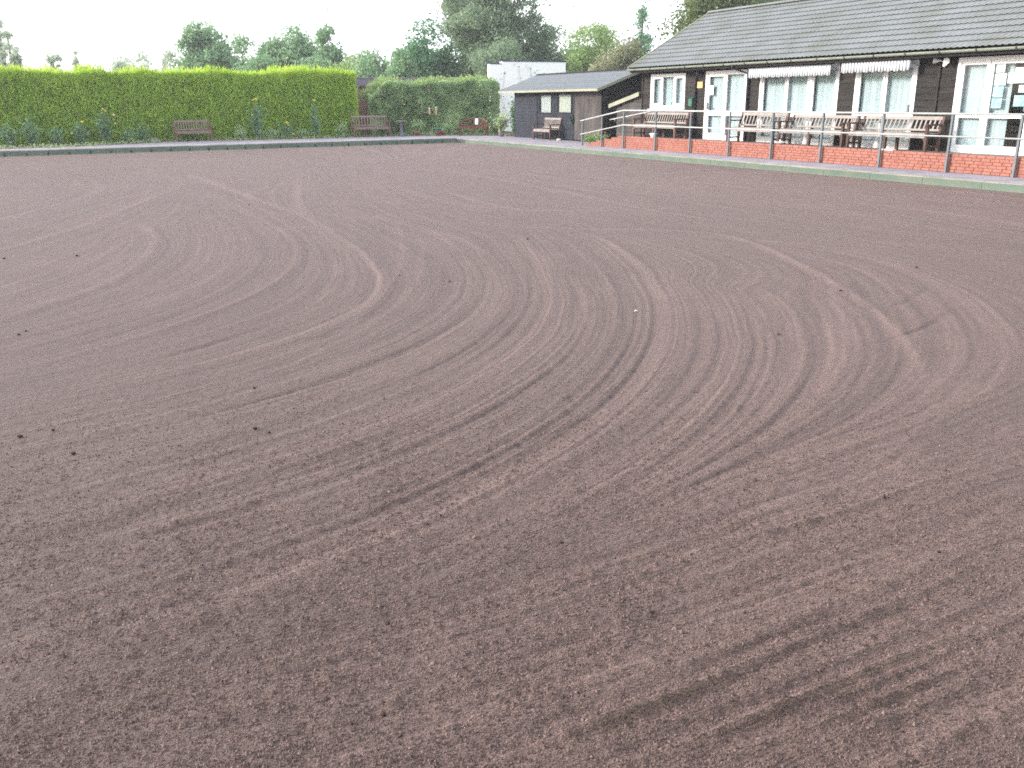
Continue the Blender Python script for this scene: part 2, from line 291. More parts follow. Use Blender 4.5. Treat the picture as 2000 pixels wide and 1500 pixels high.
# ------------------------------------------------------------------ the green
GX0, GX1, GY0, GY1 = -20.75, 16.75, .75, 38.3
TRACKS=[
(0.2,0.012,0.9,[(6.13,24.9),(5.07,21.0),(4.32,18.13),(3.83,15.71),(3.52,12.77),(3.35,10.92),(3.14,9.68),(2.93,8.88),(2.66,8.21),(2.28,7.62),(1.79,7.18),(1.13,6.74),(0.44,6.44),(-0.19,6.27),(-0.81,6.18)]),
(0.22,0.012,0.7,[(1.2,15.67),(1.22,14.11),(1.14,13.03),(0.95,11.93),(0.67,11.0),(0.33,10.15),(-0.16,9.46),(-0.57,8.9),(-1.0,8.52)]),
(0.1,0.008,0.5,[(2.35,15.14),(2.11,13.0),(1.82,11.43),(1.58,10.56),(1.19,9.76),(0.62,9.0),(0.03,8.46),(-0.54,8.08),(-0.94,7.83)]),
(0.09,0.008,0.5,[(2.4,13.73),(2.21,12.15),(1.99,11.12),(1.65,10.16),(1.23,9.34),(0.67,8.6),(0.01,8.02),(-0.53,7.64),(-0.91,7.41)]),
(0.14,0.01,0.6,[(2.87,21.21),(2.99,18.39),(2.96,15.16),(2.93,13.42),(2.81,12.06),(2.58,11.0),(2.3,10.16),(1.8,9.17),(1.21,8.37),(0.58,7.75),(-0.11,7.25),(-0.51,7.05),(-0.87,6.88)]),
(0.2,0.01,0.7,[(1.96,27.66),(2.74,25.09),(2.72,22.81),(2.5,21.73),(1.81,19.68),(1.19,17.94),(0.26,15.31),(-0.71,13.34),(-1.22,12.45)]),
(0.16,0.008,0.6,[(0.94,25.32),(1.06,23.24),(0.75,21.19),(0.12,19.28),(-0.83,17.18),(-1.47,16.0)]),
(0.1,0.006,0.4,[(0.51,26.53),(0.55,24.69),(0.34,22.24),(-0.4,20.69),(-1.32,19.46)]),
(0.22,0.01,0.8,[(3.25,26.16),(3.41,23.72),(3.49,19.49),(3.61,16.77),(3.66,14.74),(3.42,12.42)]),
(0.14,0.009,0.6,[(4.51,9.99),(4.27,9.04),(3.96,8.21),(3.56,7.44),(3.14,6.86),(2.61,6.31),(1.94,5.81),(1.27,5.48),(0.6,5.24),(-0.08,5.07),(-0.67,4.96)]),
(0.1,0.008,0.5,[(4.45,10.38),(4.11,9.32),(3.76,8.47),(3.29,7.6),(2.72,6.88),(2.01,6.26),(1.22,5.82),(0.5,5.56),(-0.2,5.35),(-0.69,5.27)]),
(0.13,0.01,0.7,[(5.93,11.67),(5.04,9.39),(4.54,8.2),(4.08,7.29),(3.68,6.67),(3.2,6.04),(2.67,5.52),(2.03,5.02),(1.35,4.66),(0.68,4.43),(-0.0,4.27),(-0.57,4.2)]),
(0.12,0.01,0.7,[(4.86,8.35),(4.56,7.57),(4.18,6.85),(3.76,6.21),(3.24,5.59),(2.72,5.14),(1.97,4.62),(1.22,4.25),(0.54,4.05),(-0.12,3.94),(-0.55,3.89)]),
(0.11,0.01,0.6,[(4.81,8.05),(4.46,7.21),(4.12,6.61),(3.72,6.03),(3.22,5.45),(2.65,4.93),(1.95,4.43),(1.23,4.1),(0.51,3.88),(-0.13,3.76),(-0.54,3.71)]),
(0.09,0.006,0.45,[(5.96,10.24),(5.44,8.76),(4.95,7.65),(4.51,6.92)]),
(0.2,0.014,1,[(6.64,11.13),(6.55,10.43),(6.18,9.3),(5.73,8.21),(5.28,7.32),(4.8,6.51),(4.36,5.88),(3.9,5.32),(3.43,4.83),(2.9,4.38),(2.34,4.0),(1.78,3.7),(1.2,3.43),(0.62,3.26),(0.02,3.14),(-0.47,3.09)]),
(0.07,0.009,0.7,[(6.22,8.92),(5.73,7.86),(5.19,6.94),(4.66,6.13),(4.18,5.51),(3.69,4.97),(3.2,4.51),(2.62,4.07),(2.03,3.72),(1.45,3.45),(0.86,3.25),(0.24,3.12),(-0.29,3.06)]),
(0.08,0.008,0.6,[(5.79,7.5),(5.27,6.5),(4.81,5.73),(4.35,5.15),(3.97,4.74),(3.55,4.38),(3.06,4.04),(2.42,3.66),(1.82,3.38),(1.24,3.17),(0.64,3.03)]),
(0.08,0.009,0.7,[(6.03,7.46),(5.56,6.6),(5.03,5.82),(4.55,5.21),(4.07,4.69),(3.61,4.28),(3.11,3.91),(2.56,3.59),(1.96,3.3),(1.39,3.09)]),
(0.07,0.008,0.6,[(6.06,7.34),(5.57,6.46),(5.09,5.79),(4.67,5.24),(4.16,4.71),(3.71,4.29),(3.24,3.94),(2.65,3.58),(2.08,3.31)]),
(0.1,0.009,0.6,[(5.96,6.94),(5.66,6.29),(5.26,5.69),(4.77,5.1),(4.32,4.62),(3.86,4.21),(3.37,3.82),(2.86,3.51),(2.32,3.24),(1.81,3.03)]),
(0.17,0.012,1,[(6.06,12.1),(6.88,11.24),(7.77,10.59),(8.13,9.9),(8.03,9.05),(7.59,7.93),(7.19,7.04),(6.81,6.32),(6.5,5.77),(6.19,5.29),(5.76,4.7),(5.3,4.17),(4.91,3.77),(4.78,3.64)]),
(0.12,0.009,0.6,[(8.14,7.83),(7.97,7.21),(7.64,6.62),(7.11,5.95)]),
(0.14,0.008,0.6,[(8.29,9.05),(8.56,8.25),(8.51,7.41),(8.25,6.62),(7.74,5.71),(7.17,4.97),(6.58,4.38),(5.99,3.95),(5.4,3.63),(4.86,3.44),(4.22,3.32),(3.59,3.25),(2.94,3.16),(2.29,3.04),(1.57,2.93)]),
(0.09,0.007,0.5,[(7.28,23.51),(6.82,21.18),(5.94,17.72),(5.47,15.36)]),
(0.16,0.007,0.7,[(6.83,19.14),(6.57,16.41),(6.66,14.92),(7.08,13.93)]),
(0.16,0.007,0.7,[(7.34,17.47),(7.07,15.36),(7.11,14.18),(7.39,13.57),(8.88,12.85)]),
(0.18,0.007,0.6,[(9.58,24.21),(9.51,18.96),(9.23,15.1),(9.04,12.93),(9.12,11.12),(9.63,9.5),(10.06,8.13)]),
(0.14,0.006,0.5,[(11.33,22.57),(11.87,18.28),(11.93,14.61),(11.7,11.59),(11.29,9.16),(11.09,7.28)]),
(0.14,0.006,0.5,[(12.7,19.56),(13.02,15.95),(12.92,12.83),(12.85,10.46),(12.66,8.35)]),
(0.12,0.006,0.45,[(13.81,17.89),(13.86,13.78),(13.7,10.65),(13.6,8.83)]),
(0.12,0.006,0.45,[(4.55,16.39),(4.77,12.99),(4.86,11.25),(4.54,9.07)]),
(0.16,0.007,0.6,[(4.84,12.95),(4.77,11.75),(4.47,10.37)]),
(0.0765,0.0351,0.72,[(3.39,2.07),(3.06,2.04),(2.73,2.01),(2.45,1.99),(2.18,1.98),(1.93,1.96),(1.7,1.94),(1.49,1.93),(1.3,1.93),(1.12,1.93),(0.95,1.93),(0.79,1.92)]),
(0.0595,0.02754,0.4,[(3.14,1.77),(2.7,1.76),(2.18,1.75),(1.74,1.74),(1.36,1.74),(1.09,1.73)]),
(0.051,0.03213,0.4,[(2.93,1.63),(2.53,1.63),(2.16,1.62),(1.84,1.63),(1.55,1.63),(1.32,1.62)]),
(0.051,0.02295,0.32,[(2.81,1.55),(2.42,1.55),(1.97,1.55),(1.57,1.55)]),
(0.0595,0.03213,0.64,[(2.61,1.42),(2.35,1.41),(2.12,1.41),(1.85,1.41)]),
(0.0595,0.0136,0.32,[(3.83,2.35),(3.07,2.29),(2.21,2.27),(1.53,2.28),(0.95,2.29),(0.46,2.32),(0.03,2.37)]),
(0.068,0.017,0.48,[(3.39,2.85),(2.53,2.79),(1.83,2.74),(1.25,2.73),(0.65,2.71),(0.06,2.72),(-0.37,2.75)]),
(0.0595,0.0153,0.4,[(4.56,2.77),(3.77,2.72),(2.87,2.67),(2.16,2.67),(1.56,2.7)]),
]
RUTS=[
(0.05,[(8.0,6.25),(7.36,5.87),(6.78,5.61),(6.25,5.48)]),
(0.05,[(7.08,5.25),(6.18,4.88),(5.38,4.68)]),
(0.05,[(2.39,8.64),(1.68,7.77),(0.97,7.16),(0.31,6.79)]),
]
CLODS= [(1.0,5.78),(3.23,9.17),(3.57,8.58),(0.85,5.02),(0.91,4.93),(-0.36,5.52),(-0.19,5.55),(-0.1,5.08),(0.86,2.75),(0.68,2.27),(4.99,5.25),(5.64,10.79),(-0.64,12.58),(0.16,12.38),(3.21,17.2),(-0.41,8.2),(-0.36,8.31),(6.72,6.28),(8.33,6.75),(3.05,2.19),(1.74,2.36),(1.72,2.99)]
SCRAP= [(4.48, 6.5)]

def axis(lo, hi, a, b, s0=.017, g=.0072):
    pts = list(np.arange(a, b, s0)); p = b; s = s0
    while p < hi: pts.append(p); s = s0+g*(p-b); p += s
    pts.append(hi); q = a-s0; left = []
    while q > lo: left.append(q); s = s0+g*(a-q); q -= s
    left.append(lo); return np.array(left[::-1]+pts)
gx = axis(GX0, GX1, -.6, 3.0, .013); gy = axis(GY0, GY1, GY0+.01, 4.2, .013)
NX, NY = len(gx), len(gy)
spx = np.gradient(gx); spy = np.gradient(gy)
XX, YY = np.meshgrid(gx, gy, indexing='ij')
def vnoise(x, y, sc, seed):
    rg = np.random.default_rng(seed); T = rg.random((256,256)); u = x*sc; v = y*sc
    i = np.floor(u).astype(int); j = np.floor(v).astype(int); a = u-i; b = v-j; a = a*a*(3-2*a); b = b*b*(3-2*b)
    g = lambda p,q: T[p%256,q%256]
    return (g(i,j)*(1-a)+g(i+1,j)*a)*(1-b)+(g(i,j+1)*(1-a)+g(i+1,j+1)*a)*b-.5
HT = np.zeros((NX,NY)); LT = np.zeros((NX,NY)); HN = np.zeros((NX,NY)); LN = np.zeros((NX,NY))
def catmull(p, step=.12):
    p = np.array(p, float); q = np.vstack([2*p[0]-p[1], p, 2*p[-1]-p[-2]]); outp = []
    for i in range(1, len(q)-2):
        n = max(2, int(np.linalg.norm(q[i+1]-q[i])/step)); t = np.linspace(0,1,n,endpoint=False)[:,None]
        outp.append(.5*((2*q[i])+(-q[i-1]+q[i+1])*t+(2*q[i-1]-5*q[i]+4*q[i+1]-q[i+2])*t**2+(-q[i-1]+3*q[i]-3*q[i+1]+q[i+2])*t**3))
    return np.vstack(outp+[p[-1:]])
def stamp(p, w, h, lig, seed, fade=True):
    n = len(p); rg = np.random.default_rng(seed); am = np.interp(np.arange(n), np.arange(n//8+2)*8, .75+.4*rg.random(n//8+2))
    if fade: e = np.minimum(np.arange(n), np.arange(n)[::-1])/max(6.,n*.12); am = am*np.clip(e,0,1)
    for k in range(n-1):
        a, b = p[k], p[k+1]; xm, ym = (a+b)/2
        if not (GX0 < xm < GX1 and GY0 < ym < GY1): continue
        ww = max(w, .9*np.interp(xm,gx,spx), .9*np.interp(ym,gy,spy)); r = ww*2.6
        i0,i1 = np.searchsorted(gx,[min(a[0],b[0])-r,max(a[0],b[0])+r]); j0,j1 = np.searchsorted(gy,[min(a[1],b[1])-r,max(a[1],b[1])+r])
        if i1<=i0 or j1<=j0: continue
        X = XX[i0:i1,j0:j1]; Y = YY[i0:i1,j0:j1]; d = b-a; l2 = d@d+1e-9
        t = np.clip(((X-a[0])*d[0]+(Y-a[1])*d[1])/l2,0,1); dd = np.hypot(X-a[0]-t*d[0], Y-a[1]-t*d[1])/ww
        g = np.exp(-dd*dd)*am[k]
        H = (HT if h >= 0 else HN)[i0:i1,j0:j1]
        if h >= 0: np.maximum(H, h*g*(w/ww)**1.5, out=H)
        else: np.minimum(H, h*g*(w/ww), out=H)
        Lq = (LT if lig >= 0 else LN)[i0:i1,j0:j1]
        if lig >= 0: np.maximum(Lq, lig*g*min(1,1.6*(w/ww)**(1.6 if w < .045 else 1)), out=Lq)
        else: np.minimum(Lq, lig*g, out=Lq)
CURV = [catmull(t[3]) for t in TRACKS]
def resamp(c, n):
    s = np.r_[0,np.cumsum(np.hypot(*np.diff(c,axis=0).T))]; q = np.linspace(0,s[-1],n); return np.c_[np.interp(q,s,c[:,0]),np.interp(q,s,c[:,1])]
sd_ = 100
for a, b, cnt in ((2,3,3),(3,4,3),(4,0,4),(1,2,3),(0,10,6),(10,9,4),(9,11,5),(11,12,5),(12,13,2),(13,15,7),(15,16,2),(16,17,5),(17,18,2),(19,20,4),(20,23,7),(39,38,6),(38,33,7),(33,34,3),(34,35,2),(35,36,2),(36,37,2),(5,1,6),(6,5,4),(27,28,4),(28,29,4),(29,30,4),(23,40,4),(40,39,4)):
    n = 160; A = resamp(CURV[a], n); B = resamp(CURV[b], n)
    cnt = int(cnt*2.6)
    for k in range(cnt):
        sd_ += 1; rg = np.random.default_rng(sd_); f = (k+.5+rg.uniform(-.35,.35))/cnt
        lo = rg.uniform(0,.35)*rg.integers(0,2); hi = 1-rg.uniform(0,.35)*rg.integers(0,2)
        p = (A*(1-f)+B*f)[int(lo*n):int(hi*n)]
        wob = np.interp(np.arange(len(p)), np.arange(len(p)//20+2)*20, rg.normal(0,.02,len(p)//20+2))
        p = p+wob[:,None]; p = catmull(p[::4], .14)
        sg = rg.random()
        stamp(p, rg.uniform(.016,.042), rg.uniform(.004,.009)*(1 if sg<.78 else -1), rg.uniform(.12,.40)*(1 if sg<.78 else -.25), sd_)
for k, (w, h, l, pts) in enumerate(TRACKS):
    stamp(CURV[k], w*.34, h, l*.8, k)
    if h > .009: # a scraped furrow on the inside of the bigger ridges
        dd = np.gradient(CURV[k],axis=0); nn = np.c_[dd[:,1],-dd[:,0]]/(np.linalg.norm(dd,axis=1)[:,None]+1e-9)
        stamp(CURV[k]+nn*w*.95*(1 if k>=33 else -1), w*.4, -h*.55, -.08, k+500)
for k, (w, pts) in enumerate(RUTS): stamp(catmull(pts), w*.6, -.014, -.35, 700+k)
# flow field: the tracks are level lines of a smooth scalar, the drag mat combed the dressing along them
CELL = .15; fx = np.arange(GX0,GX1+CELL,CELL); FY0 = GY0-5.1; fy = np.arange(FY0,GY1+CELL,CELL); FV = np.zeros((len(fx),len(fy))); FM = np.zeros(FV.shape,bool)
def gap(a, b): A = resamp(CURV[a],40); B = resamp(CURV[b],80); return float(np.percentile(np.min(np.hypot(A[:,None,0]-B[None,:,0],A[:,None,1]-B[None,:,1]),1), 18))
def chain(ids, c0):
    c = c0; vals = {ids[0]:c0}
    for a,b_ in zip(ids[:-1],ids[1:]): c += gap(a,b_); vals[b_] = c
    return vals
VAL = chain([7,6,5,1,2,3,4,0,10,9,11,12,13,15,16,17,18,19,20,23], 0.); VAL.update(chain([23,27,28,29,30],VAL[23])); VAL.update(chain([23,39,38,33,34,35,36,37],VAL[23]))
for k,v in VAL.items():
    q = catmull(TRACKS[k][3],.05); e_ = q[-1]-q[-12]; e_ = e_/np.linalg.norm(e_); q = np.vstack([q, q[-1]+e_*np.arange(.05,3.5 if k not in (16,17,18,19,20,23) else .1,.05)[:,None]])
    if k >= 33: e_ = q[0]-q[12]; e_ = e_/np.linalg.norm(e_); q = np.vstack([q[0]+e_*np.arange(.05,2.5,.05)[::-1,None], q])
    ii = np.round((q[:,0]-GX0)/CELL).astype(int); jj = np.round((q[:,1]-FY0)/CELL).astype(int); ok = (ii>=0)&(jj>=0)&(ii<len(fx))&(jj<len(fy)); FV[ii[ok],jj[ok]] = v; FM[ii[ok],jj[ok]] = True
FIX = FV.copy(); FV[~FM] = np.mean(list(VAL.values()))
for st_ in (16,8,4,2,1):
    for it in range(90 if st_ > 1 else 260):
        Pd = np.pad(FV, st_, 'edge'); FV = .25*(Pd[2*st_:,st_:-st_]+Pd[:-2*st_,st_:-st_]+Pd[st_:-st_,2*st_:]+Pd[st_:-st_,:-2*st_]); FV[FM] = FIX[FM]
for it in range(3): Pd = np.pad(FV,1,'edge'); FV = .2*(Pd[1:-1,1:-1]+Pd[2:,1:-1]+Pd[:-2,1:-1]+Pd[1:-1,2:]+Pd[1:-1,:-2])
u_ = (XX-GX0)/CELL; v_ = (YY-FY0)/CELL; i_ = np.clip(u_.astype(int),0,len(fx)-2); j_ = np.clip(v_.astype(int),0,len(fy)-2); u_ = u_-i_; v_ = v_-j_
FLOW = (FV[i_,j_]*(1-u_)+FV[i_+1,j_]*u_)*(1-v_)+(FV[i_,j_+1]*(1-u_)+FV[i_+1,j_+1]*u_)*v_
AL = XX*.35+YY*.22
comb = vnoise(FLOW,AL,7,70)*.55+vnoise(FLOW,AL*1.7,15,71)*.45
near = np.exp(-np.clip(np.hypot(XX-.8,YY-1.5)-2,0,None)/3.5)
ZZ = HT + HN + comb*.008*(.35+.65*np.exp(-np.clip(np.hypot(XX,YY)-5,0,None)/9)) + vnoise(XX,YY,.7,1)*.006 + vnoise(XX,YY,2.6,2)*.006 + (vnoise(XX,YY,9,3)*.005 + vnoise(XX,YY,24,4)*.0045)*np.clip(near*1.6,.15,1) + (vnoise(XX,YY,42,5)*.006 + vnoise(XX,YY,70,8)*.006)*near
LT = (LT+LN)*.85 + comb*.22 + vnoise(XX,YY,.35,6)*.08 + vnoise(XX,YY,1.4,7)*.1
idx = np.arange(NX*NY).reshape(NX,NY)
F = np.stack([idx[:-1,:-1],idx[1:,:-1],idx[1:,1:],idx[:-1,1:]],-1).reshape(-1,4)
def soilmat():
    m = bpy.data.materials.new('top_dressing'); m.use_nodes = True; t = m.node_tree; l = t.links.new; b = t.nodes['Principled BSDF']
    b.inputs['Roughness'].default_value = .62; b.inputs['Specular IOR Level'].default_value = .35; b.inputs['Sheen Weight'].default_value = .045; b.inputs['Sheen Roughness'].default_value = .45; b.inputs['Sheen Tint'].default_value = (1,.84,.83,1)
    if 'Diffuse Roughness' in b.inputs: b.inputs['Diffuse Roughness'].default_value = .6
    a = t.nodes.new('ShaderNodeAttribute'); a.attribute_name = 'dry'
    geo = t.nodes.new('ShaderNodeNewGeometry')
    def noise(sc, det=3, rough=.6):
        n = t.nodes.new('ShaderNodeTexNoise'); n.inputs['Scale'].default_value = sc; n.inputs['Detail'].default_value = det; n.inputs['Roughness'].default_value = rough; l(geo.outputs['Position'], n.inputs['Vector']); return n.outputs['Fac']
    def math_(op, x, y):
        n = t.nodes.new('ShaderNodeMath'); n.operation = op
        for i,q in enumerate((x,y)):
            if isinstance(q,(int,float)): n.inputs[i].default_value = q
            else: l(q, n.inputs[i])
        return n.outputs[0]
    fl = t.nodes.new('ShaderNodeAttribute'); fl.attribute_name = 'flow'; sp = t.nodes.new('ShaderNodeSeparateXYZ'); l(geo.outputs['Position'], sp.inputs[0])
    cb_ = t.nodes.new('ShaderNodeCombineXYZ'); l(math_('MULTIPLY', fl.outputs['Fac'], 40.), cb_.inputs['X']); l(math_('MULTIPLY', sp.outputs['X'], .14), cb_.inputs['Y']); l(math_('MULTIPLY', sp.outputs['Y'], .14), cb_.inputs['Z'])
    sn = t.nodes.new('ShaderNodeTexNoise'); sn.inputs['Scale'].default_value = 1; sn.inputs['Detail'].default_value = 3; sn.inputs['Roughness'].default_value = .65; l(cb_.outputs[0], sn.inputs['Vector']); streak = sn.outputs['Fac']
    grain = noise(150,3,.75); mid = noise(22,4,.65); big = noise(1.3,4)
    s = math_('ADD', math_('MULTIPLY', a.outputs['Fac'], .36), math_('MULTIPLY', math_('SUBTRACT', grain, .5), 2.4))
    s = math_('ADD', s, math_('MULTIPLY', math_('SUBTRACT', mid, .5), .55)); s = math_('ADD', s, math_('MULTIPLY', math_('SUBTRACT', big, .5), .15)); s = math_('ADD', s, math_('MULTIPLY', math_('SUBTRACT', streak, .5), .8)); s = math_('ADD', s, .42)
    r = t.nodes.new('ShaderNodeValToRGB'); e = r.color_ramp.elements
    e[0].position = 0; e[0].color = SOIL[0]; e[1].position = 1; e[1].color = SOIL[2]; k = e.new(.5); k.color = SOIL[1]
    l(s, r.inputs['Fac']); l(r.outputs['Color'], b.inputs['Base Color'])
    h = math_('ADD', math_('MULTIPLY', noise(210,2,.7), .45), math_('MULTIPLY', noise(80,3,.7), 1.5)); h = math_('ADD', h, math_('MULTIPLY', mid, 1.0)); h = math_('ADD', h, math_('MULTIPLY', streak, 1.0))
    bp = t.nodes.new('ShaderNodeBump'); bp.inputs['Strength'].default_value = 1.0; bp.inputs['Distance'].default_value = .016; l(h, bp.inputs['Height']); l(bp.outputs['Normal'], b.inputs['Normal'])
    return m
SOIL = (srgb(63,49,47), srgb(106,86,81), srgb(149,124,117))
M['soil'] = soilmat()
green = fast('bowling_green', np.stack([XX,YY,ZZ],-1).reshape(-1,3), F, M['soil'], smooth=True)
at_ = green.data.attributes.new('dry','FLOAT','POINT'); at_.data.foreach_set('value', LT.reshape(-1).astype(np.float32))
at_ = green.data.attributes.new('flow','FLOAT','POINT'); at_.data.foreach_set('value', FLOW.reshape(-1).astype(np.float32))
tag(green, 'brown top dressed bowling green with curved drag tracks', kind='structure')
def zsoil(x, y):
    i = min(max(np.searchsorted(gx,x)-1,0),NX-2); j = min(max(np.searchsorted(gy,y)-1,0),NY-2); return float(ZZ[i,j])

# ------------------------------------------------------------------ ground, path, kerb
def ringsheet(name, X0,X1,Y0,Y1, x0,x1,y0,y1, z, material):
    b = MB(); b.add([(X0,Y0,z),(X1,Y0,z),(X1,Y1,z),(X0,Y1,z),(x0,y0,z),(x1,y0,z),(x1,y1,z),(x0,y1,z)],[(0,1,5,4),(1,2,6,5),(2,3,7,6),(3,0,4,7)]); return b.build(name, material)
tag(ringsheet('ground', -900,900,-900,900, GX0-.03,GX1+.03,GY0-.03,GY1+.03, .06, M['grass']), 'rough grass ground around the bowling green', kind='structure')
b = MB()
EX0,EX1,EY0,EY1 = GX0-.07-.22, GX1+.07+.22, GY0-.29, GY1+.29      # outer edge of the concrete edging
b.box(EX1,19.74,-6,EY1,-.1,.15); b.box(EX0-3,23,EY1,45.0,-.1,.15); b.box(EX0-3,19.74,-6,EY0,-.1,.15); b.box(EX0-3,EX0,EY0,EY1,-.1,.15)
tag(b.build('path', M['path']), 'grey tarmac path around the bowling green', kind='structure')
kerb = empty('kerb', (0,0,0)); tag(kerb, 'green painted timber kerb along the edge of the bowling green', kind='structure')
def kerb_run(fixed, a, b_, horiz, step, side, peg, hb=.128):
    n = int(round((b_-a)/step)); st = (b_-a)/n
    for k in range(n):
        p, q = a+k*st+.004, a+(k+1)*st-.004; dz = random.uniform(-.006,.006)
        f0, f1 = (fixed, fixed+side*.05)
        if horiz:
            piece('kerb_board','green_paint',kerb,p,q,f0,f1,-.12,hb+dz)
            if peg: piece('peg','peg',kerb,p-.035,p+.03,fixed-side*.018,fixed-side*.002,-.1,.10 if horiz else .085)
        else:
            piece('kerb_board','green_paint',kerb,f0,f1,p,q,-.12,hb+dz)
            if peg: piece('peg','peg',kerb,fixed-side*.018,fixed-side*.002,p-.035,p+.03,-.1,.10 if horiz else .085)
        e0, e1 = fixed+side*.052, fixed+side*.288; ez = hb+.025+random.uniform(-.003,.003)
        if horiz: piece('edging_stone','edging',kerb,p,q,e0,e1,-.1,ez)
        else: piece('edging_stone','edging',kerb,e0,e1,p,q,-.1,ez)
kerb_run(GY1+.015, -3.5, GX1-.25, True, .71, 1, True, .175)
kerb_run(GX1+.015, 8.0, GY1-.25, False, 1.42, 1, False)
kerb_run(GY1+.015, GX0, -3.5, True, 2.84, 1, False, .175); kerb_run(GX1+.015, GY0, 8.0, False, 2.42, 1, False)
kerb_run(GX0-.015, GY0, GY1, False, 3.1, -1, False); kerb_run(GY0-.015, GX0, GX1, True, 3.1, -1, False)
# the corner is cut with a short bevelled board
b = MB(); c0 = Vector((GX1-.25,GY1+.03,0)); c1 = Vector((GX1+.03,GY1-.25,0))
b.add([(c0.x,c0.y-.03,-.12),(c1.x-.03,c1.y,-.12),(c1.x,c1.y,-.12),(GX1+.07,GY1+.07,-.12),(c0.x,c0.y,-.12),(c0.x,c0.y-.03,.127),(c1.x-.03,c1.y,.127),(c1.x,c1.y,.127),(GX1+.07,GY1+.07,.127),(c0.x,c0.y,.127)],
      [(0,1,6,5),(1,2,7,6),(2,3,8,7),(3,4,9,8),(4,0,5,9),(5,6,7,8,9),(4,3,2,1,0)]); b.build('kerb_board', M['green_paint'], kerb)
b = MB(); b.prism([(GX1-.25,GY1+.068),(GX1+.066,GY1+.075),(GX1+.068,GY1-.25),(GX1+.3,GY1-.25),(GX1+.3,GY1+.3),(GX1-.25,GY1+.3)],'z',-.1,.151); b.build('edging_stone', M['edging'], kerb)
# flower bed in front of the hedges
bed = [(-16,41.4),(-3,41.5),(.2,41.3),(1.2,41.6),(2.1,42.2),(3.2,43.0),(4.3,43.35),(5.0,43.95),(7.1,44.0),(7.6,43.5),(9.5,43.4),(12.6,43.4),(13.3,43.75),(15.1,43.6),(16.2,43.55),(17.6,42.95),(18.4,42.6),(19.3,41.5),(19.9,40.3),(20.1,39.5),(23,39.5),(23,47.5),(-16,47.5)]
zb = .156
nb = len(bed); b = MB(); b.add([(x,y,zb) for x,y in bed]+[(x,y,.1) for x,y in bed], [tuple(range(nb))]+[(i,(i+1)%nb,(i+1)%nb+nb,i+nb) for i in range(nb)])
tag(b.build('flower_bed', M['bed']), 'weedy flower bed of soil below the hedges', kind='structure')

# ------------------------------------------------------------------ terrace with brick retaining wall
TZ = .50; YB = 8.2
tr_o = (18.2,20,.15); terrace = empty('terrace', tr_o); tag(terrace, 'raised terrace with red brick retaining wall in front of the clubhouse', 'terrace')
b = MB(tr_o); b.box(18.31,19.745,YB,27.4,.12,TZ)
b.prism([(27.4,.12),(27.4,TZ),(30.2,.16),(30.2,.12)],'x',18.31,19.5); b.build('slab', M['slab'], terrace)
b = MB(tr_o); NC = 6; CH = .41/NC
ends = [30.05,29.68,29.25,28.8,28.3,27.85]
for c in range(NC): b.box(18.215,18.305,YB,ends[c]-.01,.152 if c==0 else .15+c*CH-.004,.15+(c+1)*CH-.008)
b.build('mortar_core', M['mortar'], terrace)
bl = []
for c in range(NC):
    y = ends[c]; k = 0
    if c % 2: y0 = y; bl.append((c,y-.104,y)); y -= .1125
    while y-.225 > YB: bl.append((c,y-.2165,y)); y -= .225
vis = sorted([q for q in bl if q[1] > 12.4], key=lambda q: q[1]); pick = set(vis[:300]); rest = [q for q in bl if q not in pick]
for c,y0,y1 in bl:
    if (c,y0,y1) in pick:
        j = random.uniform(-.003,.003)
        piece('brick','brick',terrace,18.2+j,18.312,y0,y1,.154+c*CH,.15+(c+1)*CH-.004,tr_o,'brick')
b = MB(tr_o)
for c,y0,y1 in rest: b.box(18.2+random.uniform(-.003,.003),18.312,y0,y1,.154+c*CH,.15+(c+1)*CH-.004)
tag(b.build('brickwork', M['brick'], terrace), kind='stuff')

# ------------------------------------------------------------------ handrail
RX = 18.13; ro = (RX,20,.15); hr = empty('handrail', ro); tag(hr, 'galvanised handrail with two pale rails along the terrace edge', 'railing')
PY = [30.2,28.84,27.42,25.52,23.66,21.8,19.98,18.12,16.17,14.26,12.6,10.8,9.0]
def rz(y, base): return base if y <= 27.44 else base-(y-27.44)/2.76*.38
for y in PY:
    lean = -.02; b = MB(ro); top = rz(y,1.42)-.02
    b.bar((RX,y,.14),(RX,y+lean,top),.05,.05,(0,1,0)); b.box(RX-.06,RX+.06,y-.05,y+.05,.15,.162)
    b.tube([(RX,y+lean,top-.02),(RX,y+lean,top+.02)],.014,6); b.build('post', M['galv'], hr)
for base, r in ((1.42,.024),(.935,.02)):
    b = MB(ro); b.tube([(RX-.03,8.6,base),(RX-.03,27.42,base),(RX-.03,30.3,rz(30.3,base))],r,8); b.build('rail', M['rail'], hr, True)
ir = empty('ramp_handrail', (19.4,28.8,.3)); tag(ir, 'pale wall side handrail sloping along the ramp by the lean to', 'railing')
b = MB((19.4,28.8,.3)); b.tube([(19.42,30.3,1.05),(19.42,27.35,1.40)],.022,8); b.build('rail', M['rail'], ir, True)
for y in (30.0,29.1,28.0):
    z = 1.05+(30.3-y)/2.95*.35; b = MB((19.4,28.8,.3)); b.tube([(19.42,y,z-.01),(19.44,y,z-.07),(19.70,y,z-.07)],.012,6); b.lathe((19.42,y,z-.05),[(.02,0),(.035,.01),(.035,.03),(.02,.04)],8); b.build('bracket', M['rail'], ir)

